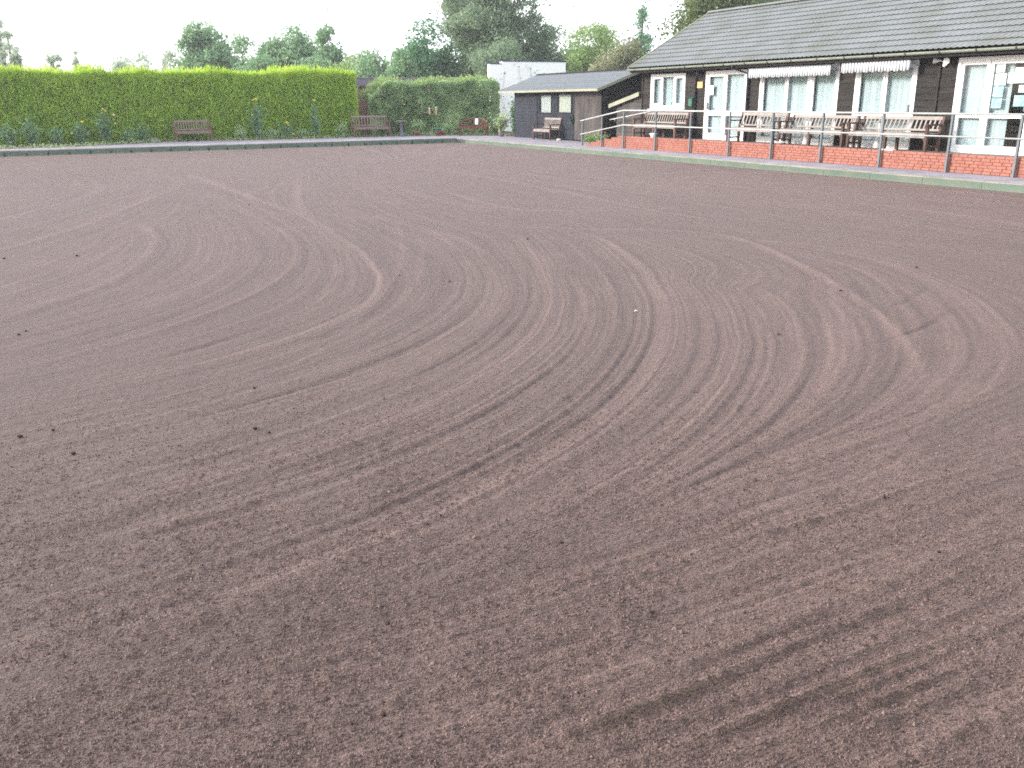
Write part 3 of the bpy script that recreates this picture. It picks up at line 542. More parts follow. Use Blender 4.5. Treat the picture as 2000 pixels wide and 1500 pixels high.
# ------------------------------------------------------------------ clubhouse
XW = 19.7; co_ = (XW,19,.15); club = empty('clubhouse', co_); tag(club, 'long black weatherboarded clubhouse with grey tiled roof and white framed windows', 'building')
YE = 28.62
OPEN = [('A',26.07,28.07,1.45,2.62),('B',22.97,24.97,.50,2.64),('C',19.20,22.36,.50,2.66),('D',16.64,18.62,.50,2.66),('E',13.46,15.50,.48,2.66)]
wall = MB(co_)
TH = .14; WZ0, WZ1 = .12, 2.80
ys = YE; segs = []
for n,y0,y1,z0,z1 in OPEN:
    segs.append((y1,ys,WZ0,WZ1)); segs.append((y0,y1,z1,WZ1))
    if z0 > .6: segs.append((y0,y1,WZ0,z0))
    ys = y0
segs.append((YB,ys,WZ0,WZ1))
for a,c,z0,z1 in segs: wall.box(XW+.03,XW+TH,a,c,z0,z1)
wall.box(XW+.03,25.8,YE-.12,YE,WZ0,WZ1); wall.box(25.7,25.8,YB,YE,WZ0,WZ1); wall.box(XW+.03,25.8,YB,YB+.1,WZ0,WZ1)
wall.prism([(19.75,2.8),(25.8,2.8),(22.75,4.6)],'y',YE-.12,YE); wall.prism([(19.75,2.8),(25.8,2.8),(22.75,4.6)],'y',YB,YB+.1)
wall_o = wall.build('wall', M['dark'], club)
b = MB(co_); b.box(XW+TH,25.7,YB+.1,YE-.12,.3,.49); b.box(XW+TH+2.6,XW+TH+2.7,YB+.1,YE-.12,.5,2.8); b.box(XW+TH,25.7,YB+.1,YE-.12,2.72,2.78); b.build('inner_room', M['interior'], club)
# weatherboards, bay by bay
def boards(y0, y1, z0, z1, e=.152):
    n = max(1,int(round((z1-z0)/e))); h = (z1-z0)/n
    for k in range(n):
        d = random.uniform(-.004,.004)
        piece('cladding_board','black_board',wall_o,XW-.012+d,XW+.035,y0+.003,y1-.003,z0+k*h-.012,z0+(k+1)*h,co_,'clap_x')
boards(28.07,28.56,.5,2.78); boards(26.07,28.07,.5,1.40); boards(26.07,28.07,2.64,2.78)
boards(25.50,26.07,.5,2.78); boards(24.97,25.42,.5,2.78); boards(22.97,24.97,2.66,2.80); boards(22.44,22.97,.5,2.78); boards(19.20,22.36,2.68,2.80)
boards(18.62,19.20,.5,2.78); boards(16.64,18.62,2.68,2.80); boards(16.06,16.64,.5,2.78); boards(15.50,15.96,.5,2.78); boards(13.46,15.50,2.68,2.80); boards(YB,13.46,.5,2.78)
for y in (28.60,25.46,22.40,16.01): piece('corner_batten' if y>28 else 'batten','batten',wall_o,XW-.035,XW+.03,y-.035,y+.035,.5,2.78,co_)
# openings --------------------------------------------------------------
def rectframe(b, x0,x1, y0,y1, z0,z1, w, wb=None):
    wb = wb or w
    b.box(x0,x1,y0,y0+w,z0,z1); b.box(x0,x1,y1-w,y1,z0,z1); b.box(x0+.001,x1-.001,y0+w,y1-w,z1-w,z1); b.box(x0+.001,x1-.001,y0+w,y1-w,z0,z0+wb)
def light(par, y0,y1,z0,z1, sash=.05, mid=None, blind=True, blind_to=None, x=XW, bl_open=0):
    """a glazed leaf: sash frame, pane(s) and the blind hanging behind it"""
    b = MB(co_); rectframe(b, x-.004, x+.05, y0,y1,z0,z1, sash, sash*1.3)
    if mid: b.box(x-.003,x+.049,y0+sash,y1-sash,mid-.055,mid+.055)
    b.build('sash', M['upvc'], par)
    zs = [(z0+sash*1.3,z1-sash)] if not mid else [(z0+sash*1.3,mid-.055),(mid+.055,z1-sash)]
    for a,c in zs:
        g = MB(co_); g.box(x+.02,x+.026,y0+sash-.005,y1-sash+.005,a-.005,c+.005); g.build('pane', M['glass'], par)
    if blind:
        b = MB(co_); y = y1-.02; yl = blind_to if blind_to else y0+.02; k = 0
        while y > yl:
            w = .085; t = -R(24+random.uniform(-7,7)+bl_open); dx = math.sin(t)*w/2; dy = math.cos(t)*w/2; xc = x+.13
            b.add([(xc-dx,y-w/2-dy,z0+.03),(xc+dx,y-w/2+dy,z0+.03),(xc+dx,y-w/2+dy,z1-.02),(xc-dx,y-w/2-dy,z1-.02)],[(0,1,2,3)]); y -= .078
        tag(b.build('blind', M['blind'], par), kind='stuff')
def opening(name, kind, y0,y1,z0,z1, fw_=.07):
    b = MB(co_); rectframe(b, XW-.03, XW+.10, y0,y1,z0,z1, fw_); return b.build(kind, M['upvc'], club)
A = opening('A','window',26.07,28.07,1.45,2.62,.075)
light(A,27.42,27.995,1.53,2.545,.085,bl_open=8); light(A,26.72,27.40,1.53,2.545,.03,bl_open=8); light(A,26.145,26.70,1.53,2.545,.085)
b = MB(co_); b.box(XW-.10,XW+.02,26.0,28.14,1.405,1.448); b.build('sill', M['upvc'], A)
b = MB(co_); b.lathe((XW+.20,26.95,1.53),[(.05,0),(.09,.03),(.11,.12),(.08,.18),(.02,.2)],8); b.build('green_ornament', M['teal'], A)
B = opening('B','door',22.97,24.97,.50,2.64,.08)
light(B,24.0,24.89,.58,2.56,.095,1.31); light(B,23.05,23.97,.58,2.56,.05,1.31)
b = MB(co_); b.box(XW-.05,XW-.028,24.80,24.84,1.45,1.66); b.box(XW-.055,XW-.005,24.69,24.80,1.52,1.55); b.build('handle', M['galv'], B)
b = MB(co_); b.box(XW+.012,XW+.018,24.60,24.78,1.90,2.20); b.build('notice', M['paper2'], B)
b = MB(co_); b.box(XW-.09,XW,22.95,25.0,.44,.50); b.build('threshold', M['upvc'], B)
Cw = opening('C','window',19.20,22.36,.50,2.66,.10)
light(Cw,21.25,22.26,.60,2.56,.05,1.30); light(Cw,20.36,21.22,.60,2.56,.05,1.30); light(Cw,19.30,20.20,.60,2.56,.05,1.30)
b = MB(co_); b.box(XW-.02,XW+.08,20.205,20.355,.6,2.56); b.build('mullion', M['upvc'], Cw)
D = opening('D','door',16.64,18.62,.50,2.66,.11)
light(D,17.66,18.51,.61,2.55,.05,1.30); light(D,16.75,17.63,.61,2.55,.06,1.30)
b = MB(co_); b.box(XW-.05,XW-.002,16.78,16.82,1.42,1.60); b.build('handle', M['galv'], D)
E_ = opening('E','door',13.46,15.50,.48,2.66,.085)
light(E_,14.66,15.415,.565,2.575,.085,1.355); light(E_,13.545,14.64,.565,2.575,.085,1.355,blind_to=14.2)
b = MB(co_); b.box(XW-.055,XW-.003,13.62,13.66,1.45,1.64); b.build('handle', M['galv'], E_)
for (ya,yb,za,zb2,mk) in ((14.53,14.30,2.30,2.48,'paper2'),(14.53,14.24,2.02,2.28,'paper2'),(14.53,14.27,1.76,2.00,'paper'),(14.53,14.27,1.52,1.74,'paper'),(14.20,13.80,2.06,2.30,'paper2'),(14.05,13.68,2.31,2.40,'paper2'),(13.98,13.66,1.56,1.80,'paper'),(13.90,13.66,1.86,2.02,'paper2')):
    q = MB(co_); q.box(XW+.029,XW+.031,yb,ya,za,zb2); q.build('notice', M[mk], E_)
for o_, a, c in ((Cw,19.2,22.36),(D,16.64,18.62),(E_,13.46,15.5)):
    b = MB(co_); b.box(XW-.07,XW+.02,a-.02,c+.02,.44,.495); b.build('sill', M['upvc'], o_)
# roof ------------------------------------------------------------------
EXR, EZR, RXR, RZR = 19.22, 2.845, 22.75, 4.80
th = math.atan2(RZR-EZR, RXR-EXR); SL = math.hypot(RZR-EZR, RXR-EXR); YV = 28.85
b = MB(co_); nx, nz = -math.sin(th), math.cos(th)
for sgn in (1,-1):
    mxx = lambda x: x if sgn>0 else 2*RXR-x
    b.prism([(mxx(EXR+.02),EZR-.045),(mxx(RXR),RZR-.045),(mxx(RXR),RZR-.13),(mxx(EXR+.02),EZR-.10)],'y',YB-.2,YV-.02)
b.box(EXR+.07,XW+.02,YB-.1,YV-.05,2.775,2.79)
roof = b.build('roof', M['dark'], club)
NR = 13; G = SL/NR; TW = .33
def tile_mesh(name):
    us = [0,.03,.06,.09,.12,.165,.195,.225,.255,.285,.33]; hs = [0,.004,.02,.02,.004,0,.004,.02,.02,.004,0]
    b = MB(); n = len(us); V = []
    for v,wo in ((0,.028),(G+.03,.0)):
        for u,h in zip(us,hs): V.append((-(u-.165)*.997,v,wo+h))
    for u,h in zip(us,hs): V.append((-(u-.165)*.997,.045,.002+h*.3))
    F_ = [(i,i+n,i+n+1,i+1) for i in range(n-1)]+[(i,i+1,i+1+2*n,i+2*n) for i in range(n-1)]
    b.add(V,F_); return b
tm = tile_mesh('roof_tile').mesh('roof_tile', M['tile'])
uax = Vector((0,1,0)); vax = Vector((math.cos(th),0,math.sin(th))); wax = Vector((-math.sin(th),0,math.cos(th)))
# mesh axes: x = along the eaves, y = up the slope, z = normal
RM = Matrix(((-uax.x,vax.x,wax.x),(-uax.y,vax.y,wax.y),(-uax.z,vax.z,wax.z)))
tiles = []
for r in range(NR):
    y = YV-.165
    while y > YB-.1: tiles.append((r,y)); y -= TW
def vis_score(r,y):
    p = Vector((EXR,y,EZR))+vax*(r*G)-Vector((0,0,1.8)); zc = p.dot(fw)
    px = 1000+1758*p.dot(r2)/zc; py = 750-1758*p.dot(u2)/zc
    return p.length if (px < 2010 and py > -12) else 1e6+p.length
tiles.sort(key=lambda q: vis_score(*q))
eul = RM.to_euler()
for r,y in tiles[:300]:
    o = link('roof_tile', tm, roof); o.location = Vector((EXR,y,EZR))+vax*(r*G)-Vector(co_)+wax*random.uniform(-.0015,.0015); o.rotation_euler = eul
tb = tile_mesh('x'); b = MB(co_)
for r,y in tiles[300:]:
    o_ = Vector((EXR,y,EZR))+vax*(r*G); b.add([o_+RM@p for p in tb.v], tb.f)
tag(b.build('roof_tiling', M['tile'], roof), kind='stuff')
b = MB(co_)
for r in range(NR):
    p0 = Vector((2*RXR-EXR,0,EZR)); v2 = Vector((-vax.x,0,vax.z)); w2 = Vector((-wax.x,0,wax.z)); a0 = p0+v2*(r*G)+w2*.03; a1 = p0+v2*((r+1)*G+.03)+w2*.005
    b.add([(a0.x,YB-.2,a0.z),(a0.x,YV,a0.z),(a1.x,YV,a1.z),(a1.x,YB-.2,a1.z),(a0.x,YB-.2,a0.z-.025),(a0.x,YV,a0.z-.025)],[(0,1,2,3),(0,4,5,1)])
b.build('rear_slope', M['tile'], roof)
y = YV
while y > YB:
    b = MB(co_); prof = [(RXR+.13*math.cos(t),RZR+.015+.075*math.sin(t)) for t in [math.pi*k/6 for k in range(7)]]+[(RXR-.1,RZR-.0),(RXR+.1,RZR-.0)][::1]
    b.prism(prof,'y',y-.44,y); b.build('ridge_tile', M['tile'], roof); y -= .45
b = MB(co_); b.bar((EXR-.01,YV+.01,EZR+.005),(RXR,YV+.01,RZR+.01),.05,.09,wax); b.bar((2*RXR-EXR,YV+.01,EZR),(RXR,YV+.01,RZR),.05,.09,(.5,0,.9)); b.build('verge', M['fascia'], roof)
b = MB(co_); b.box(EXR+.055,EXR+.08,YB-.1,YV-.03,2.68,2.83); b.build('fascia', M['dark'], roof)
b = MB(co_); n = 8; GXc, GZc, gr = EXR-.01, 2.815, .062
prof = [(GXc+gr*math.cos(math.pi+math.pi*k/n),GZc+gr*math.sin(math.pi+math.pi*k/n)) for k in range(n+1)]; prof += [(GXc+(gr-.008)*math.cos(2*math.pi-math.pi*k/n),GZc+(gr-.008)*math.sin(2*math.pi-math.pi*k/n)) for k in range(n+1)]
b.prism(prof,'y',YB-.1,YV+.02); gut = b.build('gutter', M['gutter'], club)
y = 28.4
while y > YB: 
    b = MB(co_); b.prism([(p[0]-(.004 if i<=n else 0),p[1]-(.004 if i<=n else 0)) for i,p in enumerate(prof)],'y',y-.02,y+.02); b.box(GXc-.06,GXc+.06,y-.012,y+.012,2.806,2.82); b.build('gutter_bracket', M['pipe'], gut); y -= .98
b = MB(co_); b.tube([(EXR,23.16,2.76),(EXR,23.16,2.68),(XW-.06,22.86,2.50),(XW-.06,22.86,.5)],.036,8); b.build('downpipe', M['pipe'], club, True)
b = MB(co_); b.tube([(EXR,25.46,2.76),(XW-.06,25.45,2.62),(XW-.06,25.45,.5)],.03,8); b.build('downpipe', M['pipe'], club, True)

# ------------------------------------------------------------------ awnings
def awning(y0,y1,z,label):
    o = (XW,(y0+y1)/2,z); w = empty('awning', o); tag(w, label, 'awning', 'striped awnings on the clubhouse')
    xf = XW-.34; zf = z-.07; n = 60; v = []; f = []
    for i in range(n+1):
        yy = y1+(y0-y1)*i/n; t = i/n
        v += [(XW-.06-o[0],yy-o[1],z-o[2]),(xf-o[0],yy-o[1],zf-o[2]-.012*math.sin(t*math.pi*3))]
    f = [(2*i,2*i+1,2*i+3,2*i+2) for i in range(n)]
    c = fast('canopy', v, f, M['awning'], w); c.modifiers.new('thick','SOLIDIFY').thickness = .004
    v = []; f = []; n = 140
    for i in range(n+1):
        yy = y1+(y0-y1)*i/n; zz = zf-.24-.035*abs(math.sin(i/n*math.pi*(y1-y0)/.24)); xx = xf-.012+.006*math.sin(i*.9)
        v += [(xf-.002-o[0],yy-o[1],zf+.004-o[2]-.012*math.sin(i/n*math.pi*3)),(xx-o[0],yy-o[1],zz-o[2])]
    f = [(2*i,2*i+1,2*i+3,2*i+2) for i in range(n)]
    c = fast('valance', v, f, M['awning'], w); c.modifiers.new('thick','SOLIDIFY').thickness = .004
    b = MB(o); b.tube([(XW-.06,y0,z),(XW-.06,y1,z)],.045,10); b.build('roller', M['upvc'], w)
    b = MB(o); b.tube([(xf,y0,zf),(xf,y1,zf)],.014,6); b.build('front_bar', M['galv'], w)
    for yy in (y0+.02,y1-.02):
        b = MB(o); b.tube([(XW-.03,yy,z-.22),(xf,yy,zf)],.01,6); b.build('arm', M['galv'], w)
        b = MB(o); b.box(XW-.115,XW-.01,yy-.03,yy+.03,z-.06,z+.055); b.build('end_bracket', M['upvc'], w)
awning(19.24,22.55,2.70,'long white and grey striped awning over the triple window')
awning(16.62,18.84,2.74,'shorter white and grey striped awning over the double door')

# ------------------------------------------------------------------ things on the clubhouse wall and terrace
b = MB((XW,25.26,2.1)); b.box(XW-.035,XW-.014,25.12,25.40,2.12,2.32); o = b.build('wall_sign', M['sign']); o.location = (XW,25.26,2.1)
tag(o, 'small tan square sign on black boards beside the white door', 'sign')
b = MB((XW,25.63,1.5)); b.box(XW-.13,XW-.016,25.53,25.72,1.55,1.80); b.prism([(XW-.15,1.80),(XW-.014,1.80),(XW-.014,1.85)],'y',25.515,25.735); o = b.build('wall_box', M['green_box']); o.location = (XW,25.63,1.5)
tag(o, 'dark green metal box on black boards below the tan sign', 'box')
sl_o = (XW,15.86,2.62); sec = empty('security_light', sl_o); tag(sec, 'white twin spotlight on black boards under the eaves', 'security light')
b = MB(sl_o); b.box(XW-.05,XW-.012,15.80,15.92,2.50,2.62); b.lathe((XW-.05,15.86,2.47),[(.03,0),(.045,.02),(.03,.05)],8); b.build('base', M['white_plastic'], sec)
for dy, ax in ((.14,(-.2,.25,.0)),(-.12,(-.26,-.1,-.05))):
    b = MB(sl_o); p = Vector((XW-.05,15.86,2.58)); q = p+Vector((-.04,dy,.04)); d = Vector(ax).normalized()
    b.tube([p,q],.012,6); b.tube([q-d*.02,q+d*.05,q+d*.13,q+d*.135],[.03,.055,.075,.02],10); b.build('lamp_head', M['white_plastic'], sec)
o_ = (XW,25.27,2.62); b = MB(o_); b.box(XW-.10,XW-.012,25.20,25.34,2.54,2.68); b.tube([(XW-.10,25.27,2.6),(XW-.17,25.27,2.57)],[.05,.07],10); o = b.build('wall_lamp', M['pipe']); o.location = o_
tag(o, 'small black lamp under the eaves above the tan sign', 'lamp')
o_ = (18.27,25.83,.56); b = MB(o_); b.lathe(o_,[(.07,0),(.09,.05),(.1,.1),(.13,.102),(.13,.125),(.05,.14)],12); o = b.build('white_tub', M['white_plastic']); o.location = o_
tag(o, 'white lidded tub standing on the brick wall near the ramp', 'tub')
o_ = (18.27,19.78,.56); b = MB(o_); b.lathe(o_,[(.06,0),(.12,.03),(.17,.06),(.165,.065),(.03,.05),(.015,.12),(.01,.13)],14); o = b.build('white_dish', M['white_plastic']); o.location = o_
tag(o, 'shallow white dish with a knob on the brick wall', 'dish')
o_ = (18.27,16.04,.56); b = MB(o_); b.box(18.21,18.33,15.86,16.2,.56,.585); b.lathe((18.27,16.06,.585),[(.03,0),(.03,.04),(.012,.055),(.012,.075)],8); o = b.build('white_tray', M['white_plastic']); o.location = o_
tag(o, 'small white tray with a bottle on the brick wall', 'tray')

# ------------------------------------------------------------------ lean-to between clubhouse and shed
lo = (XW,29.6,.15); lean = empty('lean_to', lo); tag(lean, 'low brown boarded lean to with sloping pale fascia against the clubhouse end', 'lean-to')
lw = MB(lo); lw.prism([(28.64,.15),(30.28,.15),(30.28,1.58),(28.64,1.92)],'x',XW+.03,21.9); lw_o = lw.build('wall', M['dark'], lean)
k = 0; z = .16
while z < 1.86:
    yb_ = 30.28 if z < 1.45 else 30.28-(z-1.45)/.34*1.6
    piece('cladding_board','shed_worn',lw_o,XW-.01,XW+.035,28.66,max(yb_,28.8),z,z+.15,lo,'clap_x'); z += .152
b = MB(lo); b.prism([(28.64,1.97),(30.65,1.55),(30.65,1.60),(28.64,2.03)],'x',XW-.1,22.0); b.build('roof', M['shingle'], lean)
b = MB(lo); b.prism([(28.66,1.89),(30.66,1.47),(30.66,1.61),(28.66,2.04)],'x',XW-.14,XW-.105); b.build('fascia', M['fascia'], lean)

# ------------------------------------------------------------------ shed
so_ = (19.75,35.3,.15); shed = empty('shed', so_); tag(shed, 'small black timber shed with double doors and shallow grey shingle roof', 'shed')
SX = 19.75; SY0, SY1 = 31.45, 39.05
b = MB(so_); b.box(SX+.03,23.1,SY0+.03,SY1-.03,.15,2.13); b.prism([(SX+.03,2.13),(23.1,2.13),(21.42,2.78)],'y',SY0+.03,SY1-.03); sw = b.build('wall', M['dark'], shed)
z = .155; h = .143
for k in range(14): piece('cladding_board','shed',sw,SX-.004,SX+.04,36.80,SY1,z+k*h,z+(k+1)*h,so_,'clap_x')
k = 0; z = .155
while z < 2.75:
    xa = SX if z < 2.1 else SX+(z-2.1)/.65*1.6; xb = 23.1 if z < 2.1 else 23.1-(z-2.1)/.65*1.6
    if xb-xa > .2: piece('cladding_board','dark',sw,xa,xb,SY0-.004,SY0+.04,z,z+.16,so_,'box').rotation_euler = (R(-3),0,0)
    z += .163
def vboards(par, y0,y1,z0,z1, mk, hole=None, w=.118, name='door'):
    b = MB(so_); y = y0; rg = random.Random(int(y0*100))
    while y < y1-.01:
        ye = min(y+w,y1); d = rg.uniform(-.004,.004)
        if hole and ye > hole[0] and y < hole[1]:
            b.box(SX-.012+d,SX+.03,y+.003,ye-.003,z0,hole[2]); b.box(SX-.012+d,SX+.03,y+.003,ye-.003,hole[3],z1)
        else: b.box(SX-.012+d,SX+.03,y+.003,ye-.003,z0,z1)
        y = ye
    return b.build(name, M[mk], par)
for (y0,y1,ho,mk) in ((35.2,36.78,(35.46,36.53,1.22,2.03),'curtain'),(33.58,35.18,(33.76,34.93,1.24,2.05),'cream')):
    dr = vboards(shed,y0,y1,.2,2.10,'shed',ho)
    b = MB(so_); rectframe(b, SX-.03, SX+.01, ho[0],ho[1],ho[2],ho[3],.05); b.build('window_frame', M['shed'], dr)
    b = MB(so_); b.box(SX-.004,SX+.002,ho[0]+.04,ho[1]-.04,ho[2]+.04,ho[3]-.04); b.build('pane', M['glass'], dr)
    b = MB(so_); n = 14
    for i in range(n): 
        ya = ho[0]+.05+(ho[1]-ho[0]-.1)*i/n; yb2 = ho[0]+.05+(ho[1]-ho[0]-.1)*(i+1)/n
        b.add([(SX+.02+.008*(i%2),ya,ho[2]+.04),(SX+.02+.008*((i+1)%2),yb2,ho[2]+.04),(SX+.02+.008*((i+1)%2),yb2,ho[3]-.04),(SX+.02+.008*(i%2),ya,ho[3]-.04)],[(0,1,2,3)])
    b.build('curtain', M[mk], dr)
    b = MB(so_); yy = y0+.06 if y0 > 35 else y1-.06; b.box(SX-.04,SX-.013,yy-.02,yy+.02,1.0,1.16); b.build('handle', M['pipe'], dr)
vboards(shed,31.47,33.55,.2,2.10,'shed_worn',name='plank_panel')
for y in (36.79,33.565): piece('batten','shed',shed,SX-.03,SX+.02,y-.012,y+.012,.16,2.10,so_)
# roof
SEX,SEZ,SRX,SRZ = 19.36,2.19,21.42,2.92; sth = math.atan2(SRZ-SEZ,SRX-SEX); SY0r, SY1r = 31.15, 39.85
b = MB(so_); b.prism([(SEX,SEZ-.05),(SRX,SRZ-.05),(2*SRX-SEX,SEZ-.05),(2*SRX-SEX,SEZ-.0),(SRX,SRZ),(SEX,SEZ)],'y',SY0r,SY1r); sr = b.build('roof', M['dark'], shed)
ns = 9
for k in range(ns):
    for sg in (1,-1):
        p = [(SEX+(SRX-SEX)*t, SEZ+(SRZ-SEZ)*t) for t in (k/ns,(k+1.1)/ns if k<ns-1 else 1.)]
        q = [(p[0][0],p[0][1]+.002),(p[1][0],p[1][1]+.002),(p[1][0],p[1][1]+.007),(p[0][0]-.006,p[0][1]+.018)]
        if sg < 0: q = [(2*SRX-x,z) for x,z in q]
        b = MB(so_); b.prism(q,'y',SY0r-.01,SY1r+.01); b.build('shingle_course', M['shingle'], sr)
b = MB(so_); b.box(SEX-.035,SEX-.008,SY0r-.03,SY1r+.03,SEZ-.085,SEZ+.005); b.build('fascia', M['fascia'], sr)
for y in (SY0r-.04,SY1r+.012):
    b = MB(so_); b.prism([(SEX-.03,SEZ-.10),(SRX,SRZ-.10),(SRX,SRZ+.015),(SEX-.03,SEZ+.012)],'y',y,y+.028); b.prism([(2*SRX-SEX,SEZ-.10),(SRX+.002,SRZ-.10),(SRX+.002,SRZ+.015),(2*SRX-SEX,SEZ+.012)],'y',y,y+.028); b.build('verge_board', M['fascia'], sr)
b = MB(so_); b.prism([(SRX-.12,SRZ-.03),(SRX,SRZ+.03),(SRX+.12,SRZ-.03),(SRX+.12,SRZ-.015),(SRX,SRZ+.045),(SRX-.12,SRZ-.015)],'y',SY0r,SY1r); b.build('ridge_cap', M['dark'], sr)
# hose on the shed
ho_ = (SX-.05,34.0-.35,1.0); hz = empty('garden_hose', ho_); tag(hz, 'dark green hose coiled on a hook on the shed front', 'hose')
b = MB(ho_); pts = []
for i in range(5*20+1):
    t = 2*math.pi*i/20; k = i/100; pts.append((SX-.05-.03*math.sin(k*9)-.02*k, 33.65+(.10+.015*math.sin(k*17))*math.sin(t), 1.02+(.17+.02*math.cos(k*13))*math.cos(t)))
b.tube(pts,.017,6); b.build('coil', M['hose'], hz, True)
b = MB(ho_); b.tube([(SX,33.65,1.17),(SX-.1,33.65,1.16),(SX-.1,33.65,1.21)],.012,6); b.build('hook', M['pipe'], hz)
o_ = (19.3,34.05,.15); b = MB(o_); b.lathe(o_,[(.05,0),(.085,.03),(.09,.07),(.08,.075),(.05,.04)],12); o = b.build('white_bowl', M['white_plastic']); o.location = o_
tag(o, 'small white bowl on the path beside the shed bench', 'bowl')

# ------------------------------------------------------------------ white building and old wall behind
wo = (25.2,48,.06); wb = empty('white_wall', wo); tag(wb, 'tall plain white wall with stepped navy capping behind the shed', 'wall', kind='thing')
b = MB(wo); b.box(23.55,27.63,48,48.35,.06,3.86); b.box(22.78,23.549,48.02,48.33,.06,3.72); b.build('render', M['white_render'], wb)
b = MB(wo); b.box(23.52,27.66,47.97,48.38,3.861,3.91); b.box(22.75,23.519,47.99,48.36,3.721,3.77); b.build('capping', M['navy'], wb)
ww_ = (17.5,46.9,.06); gw = empty('garden_wall', ww_); tag(gw, 'old pink brick garden wall with slate coping behind the mixed hedge', 'wall', kind='thing')
b = MB(ww_); b.box(8,21.7,46.9,47.25,.06,2.56); b.build('brickwork', M['oldbrick'], gw)
x = 8.0
while x < 21.7:
    b = MB(ww_); b.prism([(46.78,2.50),(47.37,2.50),(47.37,2.54),(47.10,2.93),(47.05,2.93),(46.78,2.56)],'x',x+.004,min(x+.6,21.7)-.004); b.build('coping_slate', M['slate'], gw); x += .6
b = MB(ww_); b.box(8,21.7,47.02,47.13,2.931,2.975); b.build('ridge', M['edging'], gw)

# ------------------------------------------------------------------ benches
def slat_piece(name, mkey, par, p, q, w, h, upv):
    b = MB(); b.bar(p,q,w,h,upv); return b.build(name, M[mkey], par)
def bench(name, label, x, y, z, rz_, Lx, mk='teak', mk2=None, n=14, seat=.43, arm=.62, top=.88, gap=0):
    """local: x along the seat, front edge at y=0, back at y=.58, faces -y"""
    mk2 = mk2 or mk; t = empty(name, (x,y,z), rz_); tag(t, label, 'bench', 'wooden garden benches'); h = Lx/2; lg = .065
    for sx in (-1,1):
        X = sx*(h-lg/2)
        slat_piece('leg',mk,t,(X,.035,0),(X,.035,arm),lg,lg,(0,1,0)); slat_piece('leg',mk,t,(X,.47,0),(X,.47,seat),lg,lg,(0,1,0))
        slat_piece('back_post',mk,t,(X,.47,seat),(X,.60,top),lg,.05,(0,1,0))
        b = MB(); b.prism([(-.03,arm),(.52,arm),(.52,arm+.035),(.20,arm+.04),(-.03,arm+.03)],'x',X-.04,X+.04); b.build('armrest', M[mk], t)
        slat_piece('stretcher',mk,t,(X,.05,.14),(X,.46,.14),.03,.045,(0,0,1))
        b = MB(); b.prism([(X-sx*.032,seat-.09),(X-sx*.032,seat-.2),(X-sx*.13,seat-.09)],'y',.02,.05); b.build('brace', M[mk], t)
    if Lx > 2.2:
        slat_piece('leg',mk,t,(0,.035,0),(0,.035,seat-.03),lg,lg,(0,1,0)); slat_piece('leg',mk,t,(0,.47,0),(0,.47,seat-.03),lg,lg,(0,1,0))
    slat_piece('front_rail',mk2,t,(-h+lg,.02,seat-.05),(h-lg,.02,seat-.05),.03,.09,(0,0,1))
    for k in range(5): yy = .06+k*.095; slat_piece('seat_slat',mk2,t,(-h+.02,yy,seat+.005),(h-.02,yy,seat+.005),.075,.022,(0,0,1))
    tv = Vector((0,.13,top-seat)).normalized()
    slat_piece('top_rail',mk2,t,(-h+.01,.592,top-.04),(h-.01,.592,top-.04),.035,.085,tv)
    slat_piece('bottom_rail',mk2,t,(-h+lg,.49,seat+.075),(h-lg,.49,seat+.075),.03,.05,tv)
    for k in range(n):
        X = -h+lg+(Lx-2*lg)*(k+.5)/n
        if gap and abs(X) < gap: continue
        slat_piece('back_slat',mk2,t,(X,.495,seat+.09),(X,.58,top-.07),.042,.014,(0,-1,.3))
    return t
bench('garden_bench','short brown slatted bench against the clipped hedge, by the stone block',6.06,43.86,.15,0,1.58,'teak','teak_mid',n=13,top=.90)
bench('garden_bench','brown slatted bench at the gap between the two hedges',14.27,43.45,.15,R(-3),1.85,'teak','teak_mid',n=12,top=.98,seat=.45,arm=.66)
bench('garden_bench','bench with grey slats standing in front of the black shed',19.12,35.28,.15,R(-90),1.55,'teak_dark','teak_grey',n=13,top=.90)
bench('garden_bench','long pale slatted bench on the terrace under the small window',18.86,26.70,TZ,R(-90),2.5,'teak','teak_grey',n=18,top=.84)
bench('garden_bench','slatted bench on the terrace nearest the white door and downpipe',18.88,21.80,TZ,R(-90),2.08,'teak_dark','teak_grey',n=13,top=.86)
bench('garden_bench','slatted bench on the terrace under the long striped awning',18.88,19.36,TZ,R(-90),2.46,'teak_dark','teak_grey',n=18,top=.82)
bench('garden_bench','slatted bench on the terrace between double door and twin spotlight',18.88,16.74,TZ,R(-90),2.50,'teak_dark','teak_grey',n=18,top=.82)
# curved red bench in the corner
cb = empty('curved_bench', (18.80,41.68,.15), R(-40)); tag(cb, 'dark red curved bench in the corner with a white sheet on its back', 'bench', 'wooden garden benches')
Lx = 1.45; mk = 'teak_red'
def arc(t): # t -1..1 along the bench: the back sweeps forward at both ends
    return Vector((.72*t, .50-.42*abs(t)**3.2, 0))
for t_ in (-1,0,1):
    p = arc(t_); b = MB(); b.tube([(p.x,p.y,0),(p.x,p.y,.60)],[.032,.03],8) if t_ else b.bar((0,.05,0),(0,.05,.4),.06,.06,(0,1,0)); b.build('leg', M[mk], cb)
for X in (-.62,.62):
    b = MB(); b.bar((X,.03,0),(X,.03,.42),.06,.06,(0,1,0)); b.build('leg', M[mk], cb)
for k in range(5): 
    yy = .05+k*.095; w_ = .70 if k < 3 else .62-.08*(k-3); b = MB(); b.bar((-w_,yy,.42),(w_,yy,.42),.078,.025); b.build('seat_slat', M[mk], cb)
b = MB(); b.bar((-.70,.0,.37),(.70,.0,.37),.03,.09); b.build('front_rail', M[mk], cb)
